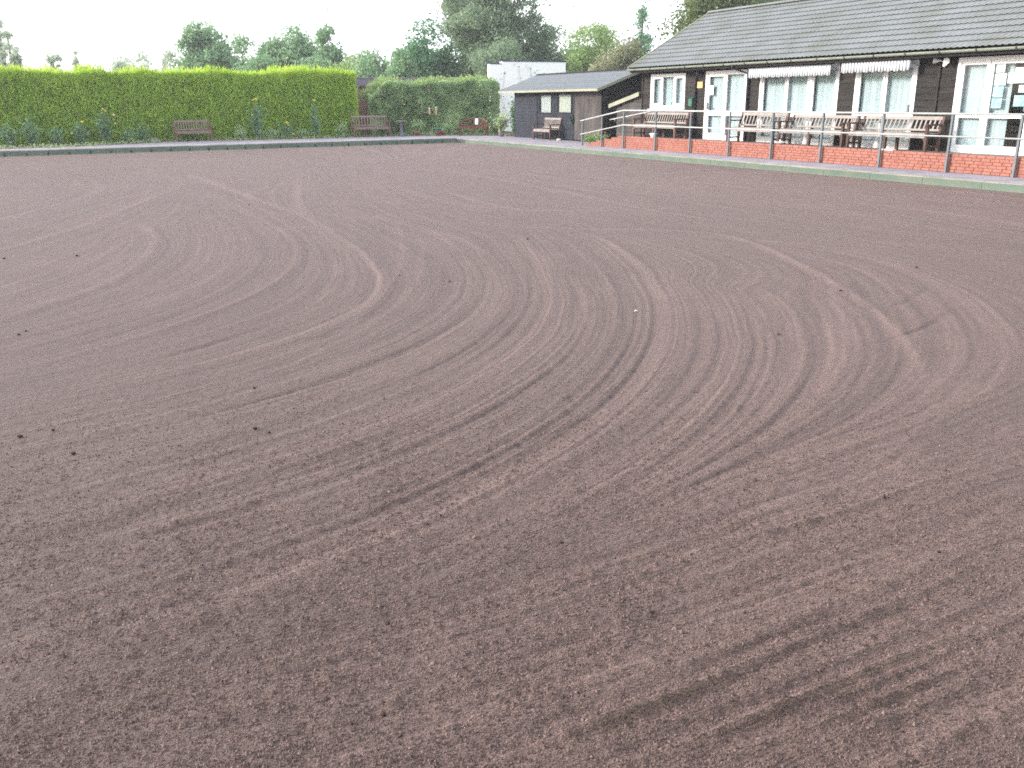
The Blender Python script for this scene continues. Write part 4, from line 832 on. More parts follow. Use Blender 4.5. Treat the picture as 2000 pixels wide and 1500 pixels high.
N_ = 24; b = MB(); b.tube([arc(-1+2*i/N_)+Vector((0,0,.62+.17*(1-(abs(-1+2*i/N_))**2.4))) for i in range(N_+1)],.034,8); b.build('top_rail', M[mk], cb)
b = MB(); b.tube([arc(-1+2*i/N_)+Vector((0,0,.47)) for i in range(N_+1)],.024,6); b.build('bottom_rail', M[mk], cb)
for k in range(21):
    t_ = -.94+1.88*k/20; p = arc(t_); zt = .60+.17*(1-abs(t_)**2.4); b = MB(); b.bar((p.x,p.y,.47),(p.x,p.y,zt),.036,.014,(0,1,0)); b.build('back_slat', M[mk], cb)
b = MB((0,0,0)); b.box(-.075,.075,-.003,.003,-.14,.14); o = b.build('paper_sheet', M['paper2']); o.location = (18.80+.26,41.68+.12,.15+.66); o.rotation_euler = (R(-8),0,R(-40)); tag(o, 'white paper sheet on the back of the red curved bench', 'paper')

# ------------------------------------------------------------------ foliage helpers
def leaves(pts, size, rng, aspect=.55, dirs=None, jit=1.0, up=0.):
    """rhombic leaves at pts (n,3); returns verts, faces"""
    n = len(pts); sz = size*(.6+.8*rng.random(n))[:,None]
    d = rng.normal(size=(n,3)); d[:,2] += up
    if dirs is not None: d = dirs+jit*d
    d /= np.linalg.norm(d,axis=1)[:,None]+1e-9
    s = np.cross(d, rng.normal(size=(n,3))); s /= np.linalg.norm(s,axis=1)[:,None]+1e-9
    a = pts-d*sz*.5; c = pts+d*sz*.5; m = pts-d*sz*.05; w = s*sz*aspect*.5
    V = np.stack([a,m+w,c,m-w],1).reshape(-1,3); return V, np.arange(4*n).reshape(n,4)
def foliage(name, pts, size, material, parent, seed, tint=None, org=(0,0,0), **kw):
    rg = np.random.default_rng(seed); V, F_ = leaves(np.asarray(pts)-np.array(org), size, rg, **kw)
    t = np.clip(tint if tint is not None else rg.beta(2,2.2,len(pts)),0,1); return fast(name, V, F_, material, parent, t)
def clump_pts(centres, radii, counts, rg, flat=.8):
    P, I = [], []
    for i,(c,r,n) in enumerate(zip(centres,radii,counts)):
        d = rg.normal(size=(n,3)); d /= np.linalg.norm(d,axis=1)[:,None]; q = d*(r*rg.random(n)**.45)[:,None]; q[:,2] *= flat; P.append(c+q); I.append(np.full(n,i))
    return np.vstack(P), np.concatenate(I)
def tree(label, x, y, rx, ztop, z0=None, mk='leaf_mid', nl=5000, ls=.22, style='round', nc=46, cr=.34, seed=1, name='tree', lean=0, ry=None, group='trees behind the hedges'):
    rg = np.random.default_rng(seed); t = empty(name, (x,y,.06), 0); tag(t, label, 'tree', group)
    H = ztop-.06; zb_ = (H*.22 if z0 is None else z0); ry = ry or rx*.9
    cs = []; nlob = 7 if style == 'round' else 11; lob = []
    if style in ('round','airy'):       # irregular crown: overlapping lobes inside the crown's bounds
        for k in range(nlob):
            r_ = rg.uniform(.36,.58) if style == 'round' else rg.uniform(.24,.42); d_ = rg.normal(size=3); d_ /= np.linalg.norm(d_); m_ = (1-r_)*rg.random()**.4
            c_ = d_*m_
            if k == 0: c_ = np.array([rg.uniform(-.35,.35),0,1-r_])
            if k == 1: c_ = np.array([0,0,-.1]); r_ = .6
            lob.append((c_,r_))
    def inlobe():
        c_, r_ = lob[int(rg.integers(0,nlob))]; d_ = rg.normal(size=3); d_ /= np.linalg.norm(d_); return c_+d_*r_*rg.uniform(.55,1.)
    while len(cs) < nc:
        p = rg.uniform(-1,1,3)
        if style == 'cone':
            h = rg.random(); a = rg.uniform(0,2*math.pi); rr = (1-h)**.85*rg.uniform(.45,1.0); p = np.array([math.cos(a)*rr, math.sin(a)*rr, h*2-1])
        elif style == 'poplar':
            h = rg.random(); a = rg.uniform(0,2*math.pi); rr = (math.sin(math.pi*min(h*.8+.18,1))**.8)*rg.uniform(.2,1); p = np.array([math.cos(a)*rr, math.sin(a)*rr, h*2-1])
        else: p = inlobe()
        k = 1-cr*.6; kz = 1-cr*min(rx,(H-zb_)/2)/((H-zb_)/2)*.5
        cs.append([p[0]*rx*k+lean*(p[2]+1)/2, p[1]*ry*k, zb_+(H-zb_)*(p[2]*kz+1)/2])
    cs = np.array(cs); mnr = min(rx,(H-zb_)/2)
    rad = cr*mnr*(.65+.7*rg.random(nc))
    if style == 'cone': rad = cr*rx*(.5+.9*(1-(cs[:,2]-zb_)/(H-zb_)))*(.7+.6*rg.random(nc))
    cnt = (nl*rad**2/np.sum(rad**2)).astype(int)+3
    P, I = clump_pts(cs, rad, cnt, rg, .75)
    # twiggy outliers break the outline
    tw = cs[rg.integers(0,nc,nl//14)]+rg.normal(size=(nl//14,3))*np.array([rx*.16,ry*.16,(H-zb_)*.07]); P = np.vstack([P,tw]); I = np.r_[I,rg.integers(0,nc,len(tw))]
    # a looser fill joins the clumps into one crown
    if style in ('round','airy'):
        li = rg.integers(0,nlob,nl*2); d_ = rg.normal(size=(nl*2,3)); d_ /= np.linalg.norm(d_,axis=1)[:,None]
        q = np.array([l_[0] for l_ in lob])[li]+d_*(np.array([l_[1] for l_ in lob])[li]*rg.uniform(.6,1.02,nl*2))[:,None]; g_ = vnoise(q[:,0]+seed,q[:,2],3.2,seed)+vnoise(q[:,1],q[:,2]+seed,3.2,seed+1)
        q = q[g_ > (-.02 if style == 'round' else .1)][:int(nl*(.6 if style == 'round' else .28))]; P = np.vstack([P, np.c_[q[:,0]*rx*.93, q[:,1]*ry*.93, zb_+(H-zb_)*(q[:,2]*.95+1)/2]]); I = np.r_[I,rg.integers(0,nc,len(q))]
    tone = rg.normal(0,.13,nc)
    foliage('crown', P, ls, M[mk], t, seed+50, tint=.50+tone[I]+rg.normal(0,.16,len(P)), aspect=.6, up=.2)
    b = MB(); tr_ = max(.05,min(.32,H*.022)); nseg = 7; ht = H*(.92 if style in ('cone','poplar') else .72)
    tp = [Vector((lean*.5*(i/nseg)+.03*H*.2*math.sin(i*1.3+seed), .02*H*.2*math.cos(i*1.7+seed), ht*i/nseg)) for i in range(nseg+1)]
    tp[0].x = tp[0].y = 0; b.tube(tp,[tr_*(1-.82*i/nseg) for i in range(nseg+1)],8)
    for c in cs[:min(nc,34)]:
        f = min(.95,max(.22,(c[2]*.62)/ht*.98)); k = f*nseg; i = int(k); p0 = tp[i].lerp(tp[min(i+1,nseg)],k-i); c_ = Vector(c)
        mid_ = p0.lerp(c_,.5)+Vector((0,0,.06*H)) if style != 'cone' else p0.lerp(c_,.5); r0 = tr_*(1-.8*f)*.55+.01
        b.tube([p0,p0.lerp(mid_,.6),mid_.lerp(c_,.35),c_],[r0,r0*.75,r0*.5,r0*.18],5,False)
    b.build('trunk', M['bark'], t, True); return t

# ------------------------------------------------------------------ tall clipped conifer hedge
rg = np.random.default_rng(31)
HX0, HX1, HY0, HY1, HZ = -13.0, 14.0, 44.75, 46.3, 3.08
ho2 = (.5,45.5,.1); hedge = empty('conifer_hedge', ho2); tag(hedge, 'tall clipped bright green conifer hedge with feathery top', 'hedge')
b = MB(ho2); b.box(HX0+.2,HX1-.2,HY0+.25,HY1-.25,.1,HZ-.28); b.build('inner_growth', mat('hedge_inner', srgb(80,100,38), 1, .05), hedge)
def wavy(x, z, s): return .09*vnoise(x, z, .8, s)+.12*vnoise(x, z, 2.4, s+1)
n = 120000; xs = HX0+(HX1-HX0)*rg.random(n); dens = np.where(xs < -3.5, .25, 1); keep = rg.random(n) < dens; xs = xs[keep]; n = len(xs)
zs = .12+(HZ-.1)*rg.random(n); dep = rg.random(n)**1.8*.22
ys = HY0+wavy(xs,zs,40)+dep
front = np.stack([xs,ys,zs],-1); fd = np.tile([.10,-.55,.75],(n,1))
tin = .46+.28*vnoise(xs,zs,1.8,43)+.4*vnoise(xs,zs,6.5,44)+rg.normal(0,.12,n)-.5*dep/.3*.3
V1,F1 = leaves(front-np.array(ho2), .115, rg, aspect=.34, dirs=fd, jit=.33)
m = 9000; u = rg.random(m); endp = np.stack([HX1-.05+.10*rg.normal(size=m)*.5, HY0+(HY1-HY0)*rg.random(m), .12+(HZ-.1)*u],-1)
V2,F2 = leaves(endp-np.array(ho2), .13, rg, aspect=.34, dirs=np.tile([.6,-.1,.75],(m,1)), jit=.33)
m2 = 9000; bk = np.stack([HX0+(HX1-HX0)*rg.random(m2), HY1-.2*rg.random(m2), .12+HZ*rg.random(m2)],-1)
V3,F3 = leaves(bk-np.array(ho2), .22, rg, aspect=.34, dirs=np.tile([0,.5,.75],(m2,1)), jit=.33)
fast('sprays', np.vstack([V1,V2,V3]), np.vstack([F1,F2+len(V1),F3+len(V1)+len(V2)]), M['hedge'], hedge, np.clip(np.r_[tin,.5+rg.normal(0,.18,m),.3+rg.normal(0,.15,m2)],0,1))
n = 30000; xs = HX0+(HX1-HX0)*rg.random(n); keep = rg.random(n) < np.where(xs<-3.5,.3,1); xs = xs[keep]; n = len(xs)
ys = HY0+.02+(HY1-HY0)*rg.random(n)**1.4; top = HZ+.03+.36*vnoise(xs,ys,.55,46)+.16*vnoise(xs,ys,2.8,47)
dip = -.22*np.exp(-((xs-1.35)/.5)**2)-.16*np.exp(-((xs-3.2)/.45)**2); zs = top+dip-.40*rg.random(n)**1.2+.26*rg.random(n)**4
V,F_ = leaves(np.stack([xs,ys,zs],-1)-np.array(ho2), .20, rg, aspect=.22, dirs=np.tile([.12,-.12,1.],(n,1)), jit=.22)
fast('top_shoots', V, F_, M['hedge_new'], hedge, np.clip(.45+.6*vnoise(xs,ys,1.5,48)+rg.normal(0,.18,n),0,1))
b = MB(ho2)
for x in np.arange(HX0+.4,HX1,.75): b.tube([(x,45.5,.08),(x+.05,45.5,1.2),(x,45.5,2.6)],[.05,.04,.015],6)
tag(b.build('stems', M['bark'], hedge), kind='stuff')

# ------------------------------------------------------------------ lower mixed hedge
mo = (18.2,45.7,.1); mh = empty('mixed_hedge', mo); tag(mh, 'lower leafy mixed hedge with a few roses between conifer hedge and shed', 'hedge')
b = MB(mo); b.box(15.3,21.4,45.3,46.4,.1,2.25); b.build('inner_growth', mat('mixed_inner', srgb(66,80,52), 1, .05), mh)
n = 34000; xs = 14.55+7.3*rg.random(n)**.95; base = HY0+.15+.7*vnoise(xs,xs*0,.9,50)
topz = 2.50+.16*(xs-14.6)/7+.35*vnoise(xs,xs*0+3,.9,51)+.25*vnoise(xs,xs*0+9,2.7,52)+.32*np.exp(-((xs-16.3)/.5)**2)-.45*np.exp(-((xs-14.7)/.35)**2)
zs = .12+(topz-.1)*rg.random(n)**.9
lump = .3*vnoise(xs,zs,1.1,53)+.22*vnoise(xs,zs,3.2,54); ys = base-.25+lump+.25*rg.random(n)**1.6-.25*np.exp(-(zs/.5)**2)
tin = .38+.8*vnoise(xs,zs,1.3,55)+.35*vnoise(xs,zs,4.5,56)-.3*lump+rg.normal(0,.13,n)
foliage('leaves', np.stack([xs,ys,zs],-1), .10, M['mixed'], mh, 57, tint=tin, org=mo, aspect=.6, up=.3)
n = 9000; xs = 14.6+7.2*rg.random(n); ys = 44.9+1.5*rg.random(n); zs = 2.52+.16*(xs-14.6)/7+.35*vnoise(xs,xs*0+3,.9,51)+.25*vnoise(xs,xs*0+9,2.7,52)+.32*np.exp(-((xs-16.3)/.5)**2)-.45*np.exp(-((xs-14.7)/.35)**2)+.12*rg.normal(size=n)-.05
foliage('top_shoots', np.stack([xs,ys,zs],-1), .13, M['leaf_yellow'], mh, 58, org=mo, aspect=.4, dirs=np.tile([0,0,1.],(n,1)), jit=.5)
def blossom(par, mk_, p, r, org=(0,0,0)):
    b = MB(org); p = Vector(p)
    for ring, (k, rr, zz) in enumerate(((5,1.,.15),(5,.75,.5),(4,.45,.8))):
        for i in range(k):
            a = 2*math.pi*(i+.4*ring)/k; d = Vector((math.cos(a),math.sin(a),0)); s = Vector((-d.y,d.x,0)); c = p+Vector((0,0,r*.1))
            b.add([c,c+d*r*rr*.6+s*r*.45+Vector((0,0,r*zz*.7)),c+d*r*rr+Vector((0,0,r*zz)),c+d*r*rr*.6-s*r*.45+Vector((0,0,r*zz*.7))],[(0,1,2,3)])
    return b.build('blossom', M[mk_], par)
for (x,z,mk_) in ((16.2,1.75,'cream_petal'),(16.28,1.6,'yellow_petal'),(16.3,1.15,'yellow_petal'),(15.2,2.05,'pink_petal'),(17.6,2.3,'pink_petal'),(21.3,2.0,'red_petal'),(21.35,1.5,'pink_petal'),(15.9,.75,'cream_petal')):
    blossom(mh, mk_, (x,44.35,z), .075, mo)
b = MB(mo)
for k in range(26): x = 14.8+k*.26; b.tube([(x,45.4,.1),(x+random.uniform(-.15,.15),45.1,1.2),(x+random.uniform(-.2,.2),45.3,2.3)],[.03,.02,.008],5)
tag(b.build('stems', M['bark'], mh), kind='stuff')

# ------------------------------------------------------------------ trees
T_ = [ # x, y, rx, ztop, leaf, n, leafsize, style, clumps, cr, name, label
 (-1.95,85,.42,8.6,'leaf_pale',1500,.20,'poplar',46,.6,'poplar_tree','tallest of the three slim pale poplars at the left edge',1.2),
 (-1.42,85.6,.36,7.1,'leaf_pale',1100,.20,'poplar',40,.6,'poplar_tree','middle one of the three slim pale poplars at the left edge',1.2),
 (-.98,86,.34,6.0,'leaf_pale',900,.20,'poplar',34,.6,'poplar_tree','shortest of the three slim pale poplars at the left edge',1.2),
 (17.6,68,2.2,4.9,'leaf_mid',3200,.2,'round',36,.34,'tree','low wide tree below the domed tree behind the hedge',.8),
 (23.4,70,2.2,5.4,'leaf_mid',3000,.2,'round',36,.34,'tree','low tree left of the dark dense tree above the garden wall',.8),
 (1.8,95,.95,6.9,'leaf_pale',420,.26,'airy',16,.22,'tree','sparse faint little tree between poplar and small cone tree',2),
 (3.1,80,.42,5.4,'leaf_pale',700,.2,'poplar',18,.45,'tree','small cone shaped tree peeping over the hedge',1.5),
 (6.7,90,1.5,5.9,'leaf_pale',1500,.26,'airy',26,.32,'tree','low pale tree left of the two pale trees',1.5),
 (9.1,92,1.8,6.2,'leaf_pale',1900,.26,'airy',28,.32,'tree','low pale spreading tree, second of the pale pair',1.5),
 (10.9,85,1.3,5.9,'leaf_pale',1900,.24,'round',26,.38,'tree','low rounded tree just left of the tall layered tree',1.5),
 (12.9,80,2.7,8.1,'leaf_mid',7000,.26,'airy',60,.26,'tree','tall layered grey green tree with gaps above the hedge',1.6),
 (16.0,82,1.9,7.0,'leaf_mid',3200,.26,'round',30,.38,'tree','rounded grey green tree right of the tall layered tree',1.4),
 (18.4,75,2.8,7.5,'leaf_mid',5200,.25,'round',46,.30,'tree','broad domed green tree above the hedge end',1.6),
 (20.8,72,1.6,8.1,'leaf_mid',2400,.24,'airy',30,.26,'tree','tall open tree with a ragged top beside the domed tree',1.8),
 (14.9,70,1.7,5.1,'leaf_mid',1700,.22,'round',26,.36,'tree','low leafy tree between the two tall groups over the hedge',1.2),
 (20.2,66,1.8,4.7,'leaf_yellow',2600,.2,'round',30,.36,'tree','low tree right behind the end of the conifer hedge',1.0),
 (20.3,60,.75,5.6,'leaf_grey',420,.18,'airy',14,.26,'tree','thin sapling with a bare top above the garden wall',1.6),
 (19.4,59,1.3,4.3,'leaf_mid',2600,.18,'round',30,.36,'tree','low bushy tree behind the slate topped garden wall',1.0),
 (22.4,62,1.3,5.2,'leaf_mid',3000,.19,'round',30,.36,'tree','mid green bushy tree left of the dark dense tree',1.0),
 (25.4,64,2.6,7.4,'leaf_dark',7500,.2,'round',52,.32,'tree','dark dense evergreen tree beside the huge airy tree',1.0),
 (30.8,62,5.4,12.2,'leaf_grey',26000,.20,'airy',170,.14,'tree','huge airy grey green tree towering over the white wall',2.2),
 (27.6,57,2.3,5.6,'leaf_grey',5200,.18,'round',40,.32,'tree','grey green tree below the huge tree, left of the white wall',1.0),
 (34.2,56,2.9,6.7,'leaf_yellow',6800,.18,'round',52,.29,'tree','yellow green tree behind the shed roof',1.0),
 (29.0,66,2.2,6.2,'leaf_mid',4200,.2,'round',40,.33,'tree','mid green tree filling in below the huge airy tree',.8),
 (36.0,60,2.2,5.6,'leaf_mid',4000,.19,'round',40,.33,'tree','mid green tree behind the yellow green one over the shed',.8),
 (51.4,75,1.3,10.3,'leaf_dark',3600,.22,'cone',60,.40,'conifer_tree','narrow dark conifer spire left of the clubhouse roof',1.0),
 (33.0,48.5,1.5,5.3,'leaf_blossom',5200,.13,'round',44,.32,'tree','pale blossoming shrub tree beside the clubhouse gable',1.0),
 (31.1,49,1.3,4.3,'leaf_blossom',3200,.13,'round',34,.34,'tree','smaller blossoming shrub tree over the shed ridge',1.0),
 (38.6,46,4.6,11.5,'leaf_olive',24000,.19,'airy',120,.20,'tree','big olive green tree behind the left end of the clubhouse roof',1.5),
 (38.0,58,2.0,5.6,'leaf_yellow',2600,.18,'round',30,.34,'tree','small yellow green tree between shed roof and conifer spire',1.0),
 (49.0,50,5.2,10.5,'leaf_dark',7000,.22,'airy',70,.22,'tree','dark tree just showing over the middle of the clubhouse ridge',1.5),
 (-8,88,2.5,8.0,'leaf_pale',3000,.28,'airy',34,.28,'tree','pale broad tree beyond the left end of the hedge',1.5)]
for i,(x,y,rx,zt,mk_,nl,ls,st,nc,cr,nm,lb,z0) in enumerate(T_):
    tree(lb,x,y,rx*(1.7 if st=='cone' else 1.5 if st=='round' else 1.4),zt+.25,z0*.5,mk_,int(nl*1.7),ls,st,nc,cr,seed=200+i*7,name=nm)

nh = empty('shade_hedge', (4,-2.2,.15)); tag(nh, 'unseen clipped hedge added behind the camera to shade the near soil', 'hedge')  # unseen hedge, added to block the rear sky and darken the near soil
b = MB((4,-2.2,.15)); b.box(-11.8,19.6,-2.7,-1.9,.15,2.95); b.build('inner_growth', bpy.data.materials['hedge_inner'], nh)
rg = np.random.default_rng(141); n = 16000; q = np.stack([-12+31.8*rg.random(n), -1.82+.12*rg.normal(size=n), .15+2.9*rg.random(n)],-1); q[::3,1] = -2.3+.5*rg.random(len(q[::3])); q[::3,2] = 3.0+.1*rg.normal(size=len(q[::3]))
foliage('sprays', q, .26, M['hedge'], nh, 142, org=(4,-2.2,.15), aspect=.4, dirs=np.tile([0,.5,.75],(n,1)), jit=.4)
for i,(x,y,rx,zt) in enumerate(((5.5,-6.5,3.6,10.5),(11.5,-5.0,3.4,9.5),(-1.5,-8.5,3.4,10.0))):   # unseen trees added behind the camera to shade the near soil
    tree(['broad unseen tree added behind the camera for shade','unseen tree added for shade behind the camera towards the clubhouse','unseen tree added for shade behind the camera to the left'][i],x,y,rx,zt,1.6,'leaf_mid',5200,.34,'round',40,.34,seed=900+i*11,group='added shade trees behind the camera')

# ------------------------------------------------------------------ roses, pots and small things in the bed
def rose(label, x, y, h, w, flowers, seed, name='rose_bush', mk_='rose_leaf', nl=500, group='roses in the flower bed', ls=.09, cat='bush'):
    rg = np.random.default_rng(seed); o = (x,y,.156); t = empty(name, o); tag(t, label, cat, group); ns = 9
    tips = []; b = MB()
    for k in range(ns):
        a = rg.uniform(0,6.28); r = w*rg.uniform(.2,1); hh = h*rg.uniform(.55,1.0) if k else h
        tip = Vector((math.cos(a)*r*(.35 if k==0 else 1), math.sin(a)*r*.6, hh)); tips.append(tip); b.tube([(0,0,0),(tip.x*.35,tip.y*.35,hh*.5),tip],[.012,.009,.004],5)
    b.build('stems', M['twig'], t)
    P = []
    for tip in tips:
        q = nl//ns; f = rg.uniform(.15,1,q)[:,None]; P.append(np.array(tip)*np.c_[f**1.2,f**1.2,f]+rg.normal(size=(q,3))*np.array([.09,.07,.06]))
    P = np.vstack(P); P = P[P[:,2] > .02]; foliage('foliage', P, ls, M[mk_], t, seed+1, aspect=.7, up=.2)
    for (dx,z,mk2,r) in flowers: blossom(t, mk2, (dx,-.14,z), r*1.35)
    return t
Y_,K_ = 'yellow_petal','cream_petal'
rose('leafy rose bush without flowers at the left edge of the bed',-1.25,43.3,.85,.45,[],301,nl=750)
rose('tall blue green rose bush without flowers near the left edge',-.45,43.3,1.15,.42,[],302,nl=800)
rose('dense low rose bush left of the one with a bright yellow flower',.45,43.6,.72,.45,[],303,nl=800)
rose('rose bush with one bright yellow flower and two small buds',1.45,43.9,.86,.45,[(.1,.86,Y_,.085),(-.35,.42,K_,.06),(-.5,.45,Y_,.04)],304,nl=800)
rose('tall rose bush with several cream yellow flowers on top',2.45,44.2,1.35,.42,[(0,1.38,Y_,.07),(.1,1.3,K_,.06),(.4,1.12,K_,.09),(.42,.78,K_,.06)],305,nl=900)
rose('low rose bush with a large yellow bloom near the ground',3.3,43.9,.60,.42,[(.15,.10,Y_,.10)],306,nl=650)
rose('small rose bush beside the stone block',3.95,44.2,.80,.32,[],307,nl=450)
rose('tall rose bush with a yellow cluster on top right of the short bench',8.95,44.15,1.70,.36,[(0,1.72,Y_,.09),(-.12,1.70,Y_,.07),(-.05,1.3,K_,.06),(.12,1.25,Y_,.05),(-.22,1.05,K_,.06)],308,nl=1000)
rose('rose plant with two bright yellow blooms one above the other',10.25,43.95,.75,.30,[(0,.66,Y_,.10),(.05,.56,Y_,.08),(.25,.16,Y_,.07)],309,nl=450)
rose('slender tall rose with a single yellow top near the longer bench',11.62,43.75,1.66,.22,[(-.05,1.66,Y_,.09),(.12,1.4,K_,.04)],310,nl=850)
rose('low leafy plant left of the tall rose with a yellow cluster',8.15,44.2,.62,.38,[],311,mk_='mixed',nl=500)
rose('low leafy plant beside the left arm of the longer bench',12.95,44.1,.70,.28,[],312,mk_='mixed',nl=420)
rose('low plant at the foot of the hedge between the two tall roses',9.6,44.2,.45,.45,[],313,mk_='mixed',nl=450)
rose('low plant at the foot of the hedge below the slender tall rose',11.0,44.2,.42,.45,[],314,mk_='mixed',nl=450)
rose('leafy plant with yellowish leaves behind the bird bath',15.95,44.3,.80,.35,[],315,mk_='leaf_olive',nl=500)
rose('bushy green plant between the potted feeder dish and bird bath',16.8,44.0,.72,.40,[],316,mk_='mixed',nl=600)
rose('low green plant right of the teal topped pot',18.2,43.4,.60,.40,[],317,mk_='mixed',nl=500)
rose('red leaved plant behind the flower pot near the shed',19.9,41.3,.62,.40,[(-.3,.45,'red_petal',.05)],318,mk_='leaf_olive',nl=420)
rose('dark shrub growing beside the shed corner',20.55,40.6,1.75,.26,[],319,mk_='leaf_dark',nl=900,name='dark_shrub')
def lathe_thing(name, label, cat, mk_, p, prof, group=None):
    b = MB(); b.lathe((0,0,0), prof, 16); o = b.build(name, M[mk_], None, True); o.location = p; tag(o, label, cat, group); return o
# pot of pink and white flowers
fp = rose('pot plant of pink and white flowers beside the shed',19.45,39.85,.80,.42,[],320,name='flowering_plant',mk_='mixed',nl=650,cat='plant')
fp.location.z = .40
rg = np.random.default_rng(77)
for k in range(30):
    a = rg.uniform(0,6.28); r = .44*rg.random()**.6; z = rg.uniform(.12,.62); blossom(fp, ['pink_petal','white_petal','pink_petal','white_petal'][int(rg.integers(0,4))], (math.cos(a)*r, math.sin(a)*r*.5-.15, z), .055)
lathe_thing('flower_pot','pale round pot holding the pink and white flowers','pot','grey_stone',(19.45,39.85,.15),[(.10,0),(.14,.2),(.16,.24),(.165,.27),(.13,.27),(.12,.22)])
bbo = (15.74,43.39,.15); bb = empty('bird_bath', bbo); tag(bb, 'blue grey bird bath on a slim pedestal beside the longer bench', 'bird bath')
b = MB(); b.lathe((0,0,0),[(.16,0),(.16,.04),(.09,.08),(.07,.3),(.06,.5),(.08,.62)],14); b.build('pedestal', M['blue_stone'], bb, True)
b = MB(); b.lathe((0,0,.62),[(.08,0),(.2,.03),(.29,.08),(.30,.11),(.27,.11),(.18,.06),(.02,.05)],18); b.build('bowl', M['grey_stone'], bb, True)
tp_ = (17.41,42.78,.15); tpo = empty('teal_topped_pot', tp_); tag(tpo, 'terracotta pot with a teal dish on top by the mixed hedge', 'pot')
b = MB(); b.lathe((0,0,0),[(.09,0),(.12,.20),(.14,.22),(.14,.27),(.11,.27)],14); b.build('pot', M['terracotta'], tpo, True)
b = MB(); b.lathe((0,0,.272),[(.10,0),(.20,.03),(.215,.09),(.20,.09),(.17,.04),(.02,.03)],16); b.build('dish', M['teal'], tpo, True)
pr = [(.08,0),(.12,.14),(.135,.15),(.135,.19),(.11,.19),(.1,.15)]
lathe_thing('terracotta_pot','small terracotta pot just right of the teal topped pot','pot','terracotta',(17.75,42.95,.156),pr)
lathe_thing('terracotta_pot','small terracotta pot half hidden in plants right of the bird bath','pot','terracotta',(16.55,43.5,.156),[(r*1.15,z*1.1) for r,z in pr])
b = MB(); b.box(-.16,.16,-.12,.12,0,.17); b.box(-.14,.14,-.10,.10,.17,.185); o = b.build('stone_block', M['grey_stone']); o.location = (4.38,44.35,.156); o.rotation_euler = (0,0,.15); tag(o, 'pale stone block at the edge of the bed left of the short bench', 'block')
for x,z0_,z1_,lb in ((17.50,1.14,1.46,'shorter bird feeder tube hanging in the mixed hedge'),(17.86,1.09,1.50,'longer bird feeder tube hanging in the mixed hedge')):
    fo = (x,44.05,z0_); t = empty('bird_feeder', fo); tag(t, lb, 'bird feeder', 'bird feeders'); h = z1_-z0_
    b = MB(); b.lathe((0,0,0),[(.035,0),(.045,.02),(.042,.04),(.042,h-.05),(.03,h-.04)],12); b.build('tube', M['feeder'], t, True)
    b = MB(); b.lathe((0,0,h-.045),[(.05,0),(.045,.025),(.01,.045)],12); b.build('lid', M['white_plastic'], t, True)
    b = MB(); b.tube([(0,0,h),(0,0,h+.14),(0,.25,h+.22),(0,.7,h+.1)],.006,5); b.build('hanger', M['pipe'], t)
rose('small plant with dark red flowers beside the ramp',19.3,30.75,.42,.28,[(0,.40,'red_petal',.06),(-.12,.36,'red_petal',.06),(.15,.34,'red_petal',.05)],321,mk_='mixed',nl=260,name='ramp_plant',cat='plant')
rose('small green plant at the foot of the ramp',19.0,31.0,.36,.25,[],322,mk_='leaf_yellow',nl=220,name='ramp_plant',cat='plant')
# climbing plant on the white building
rg = np.random.default_rng(88); vo = (25.0,47.85,.06); vine = empty('climbing_plant', vo); tag(vine, 'straggly climbing plant on the tall white wall', 'climber'); b = MB(vo); P = []
for k in range(5):
    x = 22.95+4.5*rg.random(); pts = [Vector((x,47.9,.2))]
    for i in range(7): pts.append(pts[-1]+Vector((rg.normal(0,.16),rg.normal(0,.01),rg.uniform(.35,.55))))
    pts = [p for p in pts if p.z < 3.6]; b.tube(pts,.006,5)
    for p in pts[2:]: P += [np.array(p)+rg.normal(size=3)*np.array([.16,.04,.14]) for _ in range(6)]
b.build('stems', M['bark'], vine); foliage('leaves', np.array(P), .09, M['leaf_olive'], vine, 90, org=vo, aspect=.7)
# low growth along the bed edge, leaf litter and weeds
n = 2600; xs = -4+24*rg.random(n); ye = np.interp(xs,[p[0] for p in bed[:20]],[p[1] for p in bed[:20]]); ys = ye+.05+.9*rg.random(n)**1.4; zs = .17+.12*rg.random(n)**2
tag(foliage('bed_weeds', np.stack([xs,ys,zs],-1), .085, M['mixed'], None, 91, aspect=.4, dirs=np.tile([0,0,.8],(n,1)), jit=.7), 'low weeds and ground cover along the bed edge', kind='stuff')
n = 420; xs = -2+20*rg.random(n); ye = np.interp(xs,[p[0] for p in bed[:20]],[p[1] for p in bed[:20]]); ys = ye-.1-1.2*rg.random(n)**2
tag(foliage('fallen_petals', np.stack([xs,ys,np.full(n,.162)],-1), .045, M['leaf_blossom'], None, 92, aspect=.8, dirs=np.tile([0,1,0.],(n,1)), jit=.5, tint=np.full(n,.95)), 'scattered pale petals on the path edge', kind='stuff')

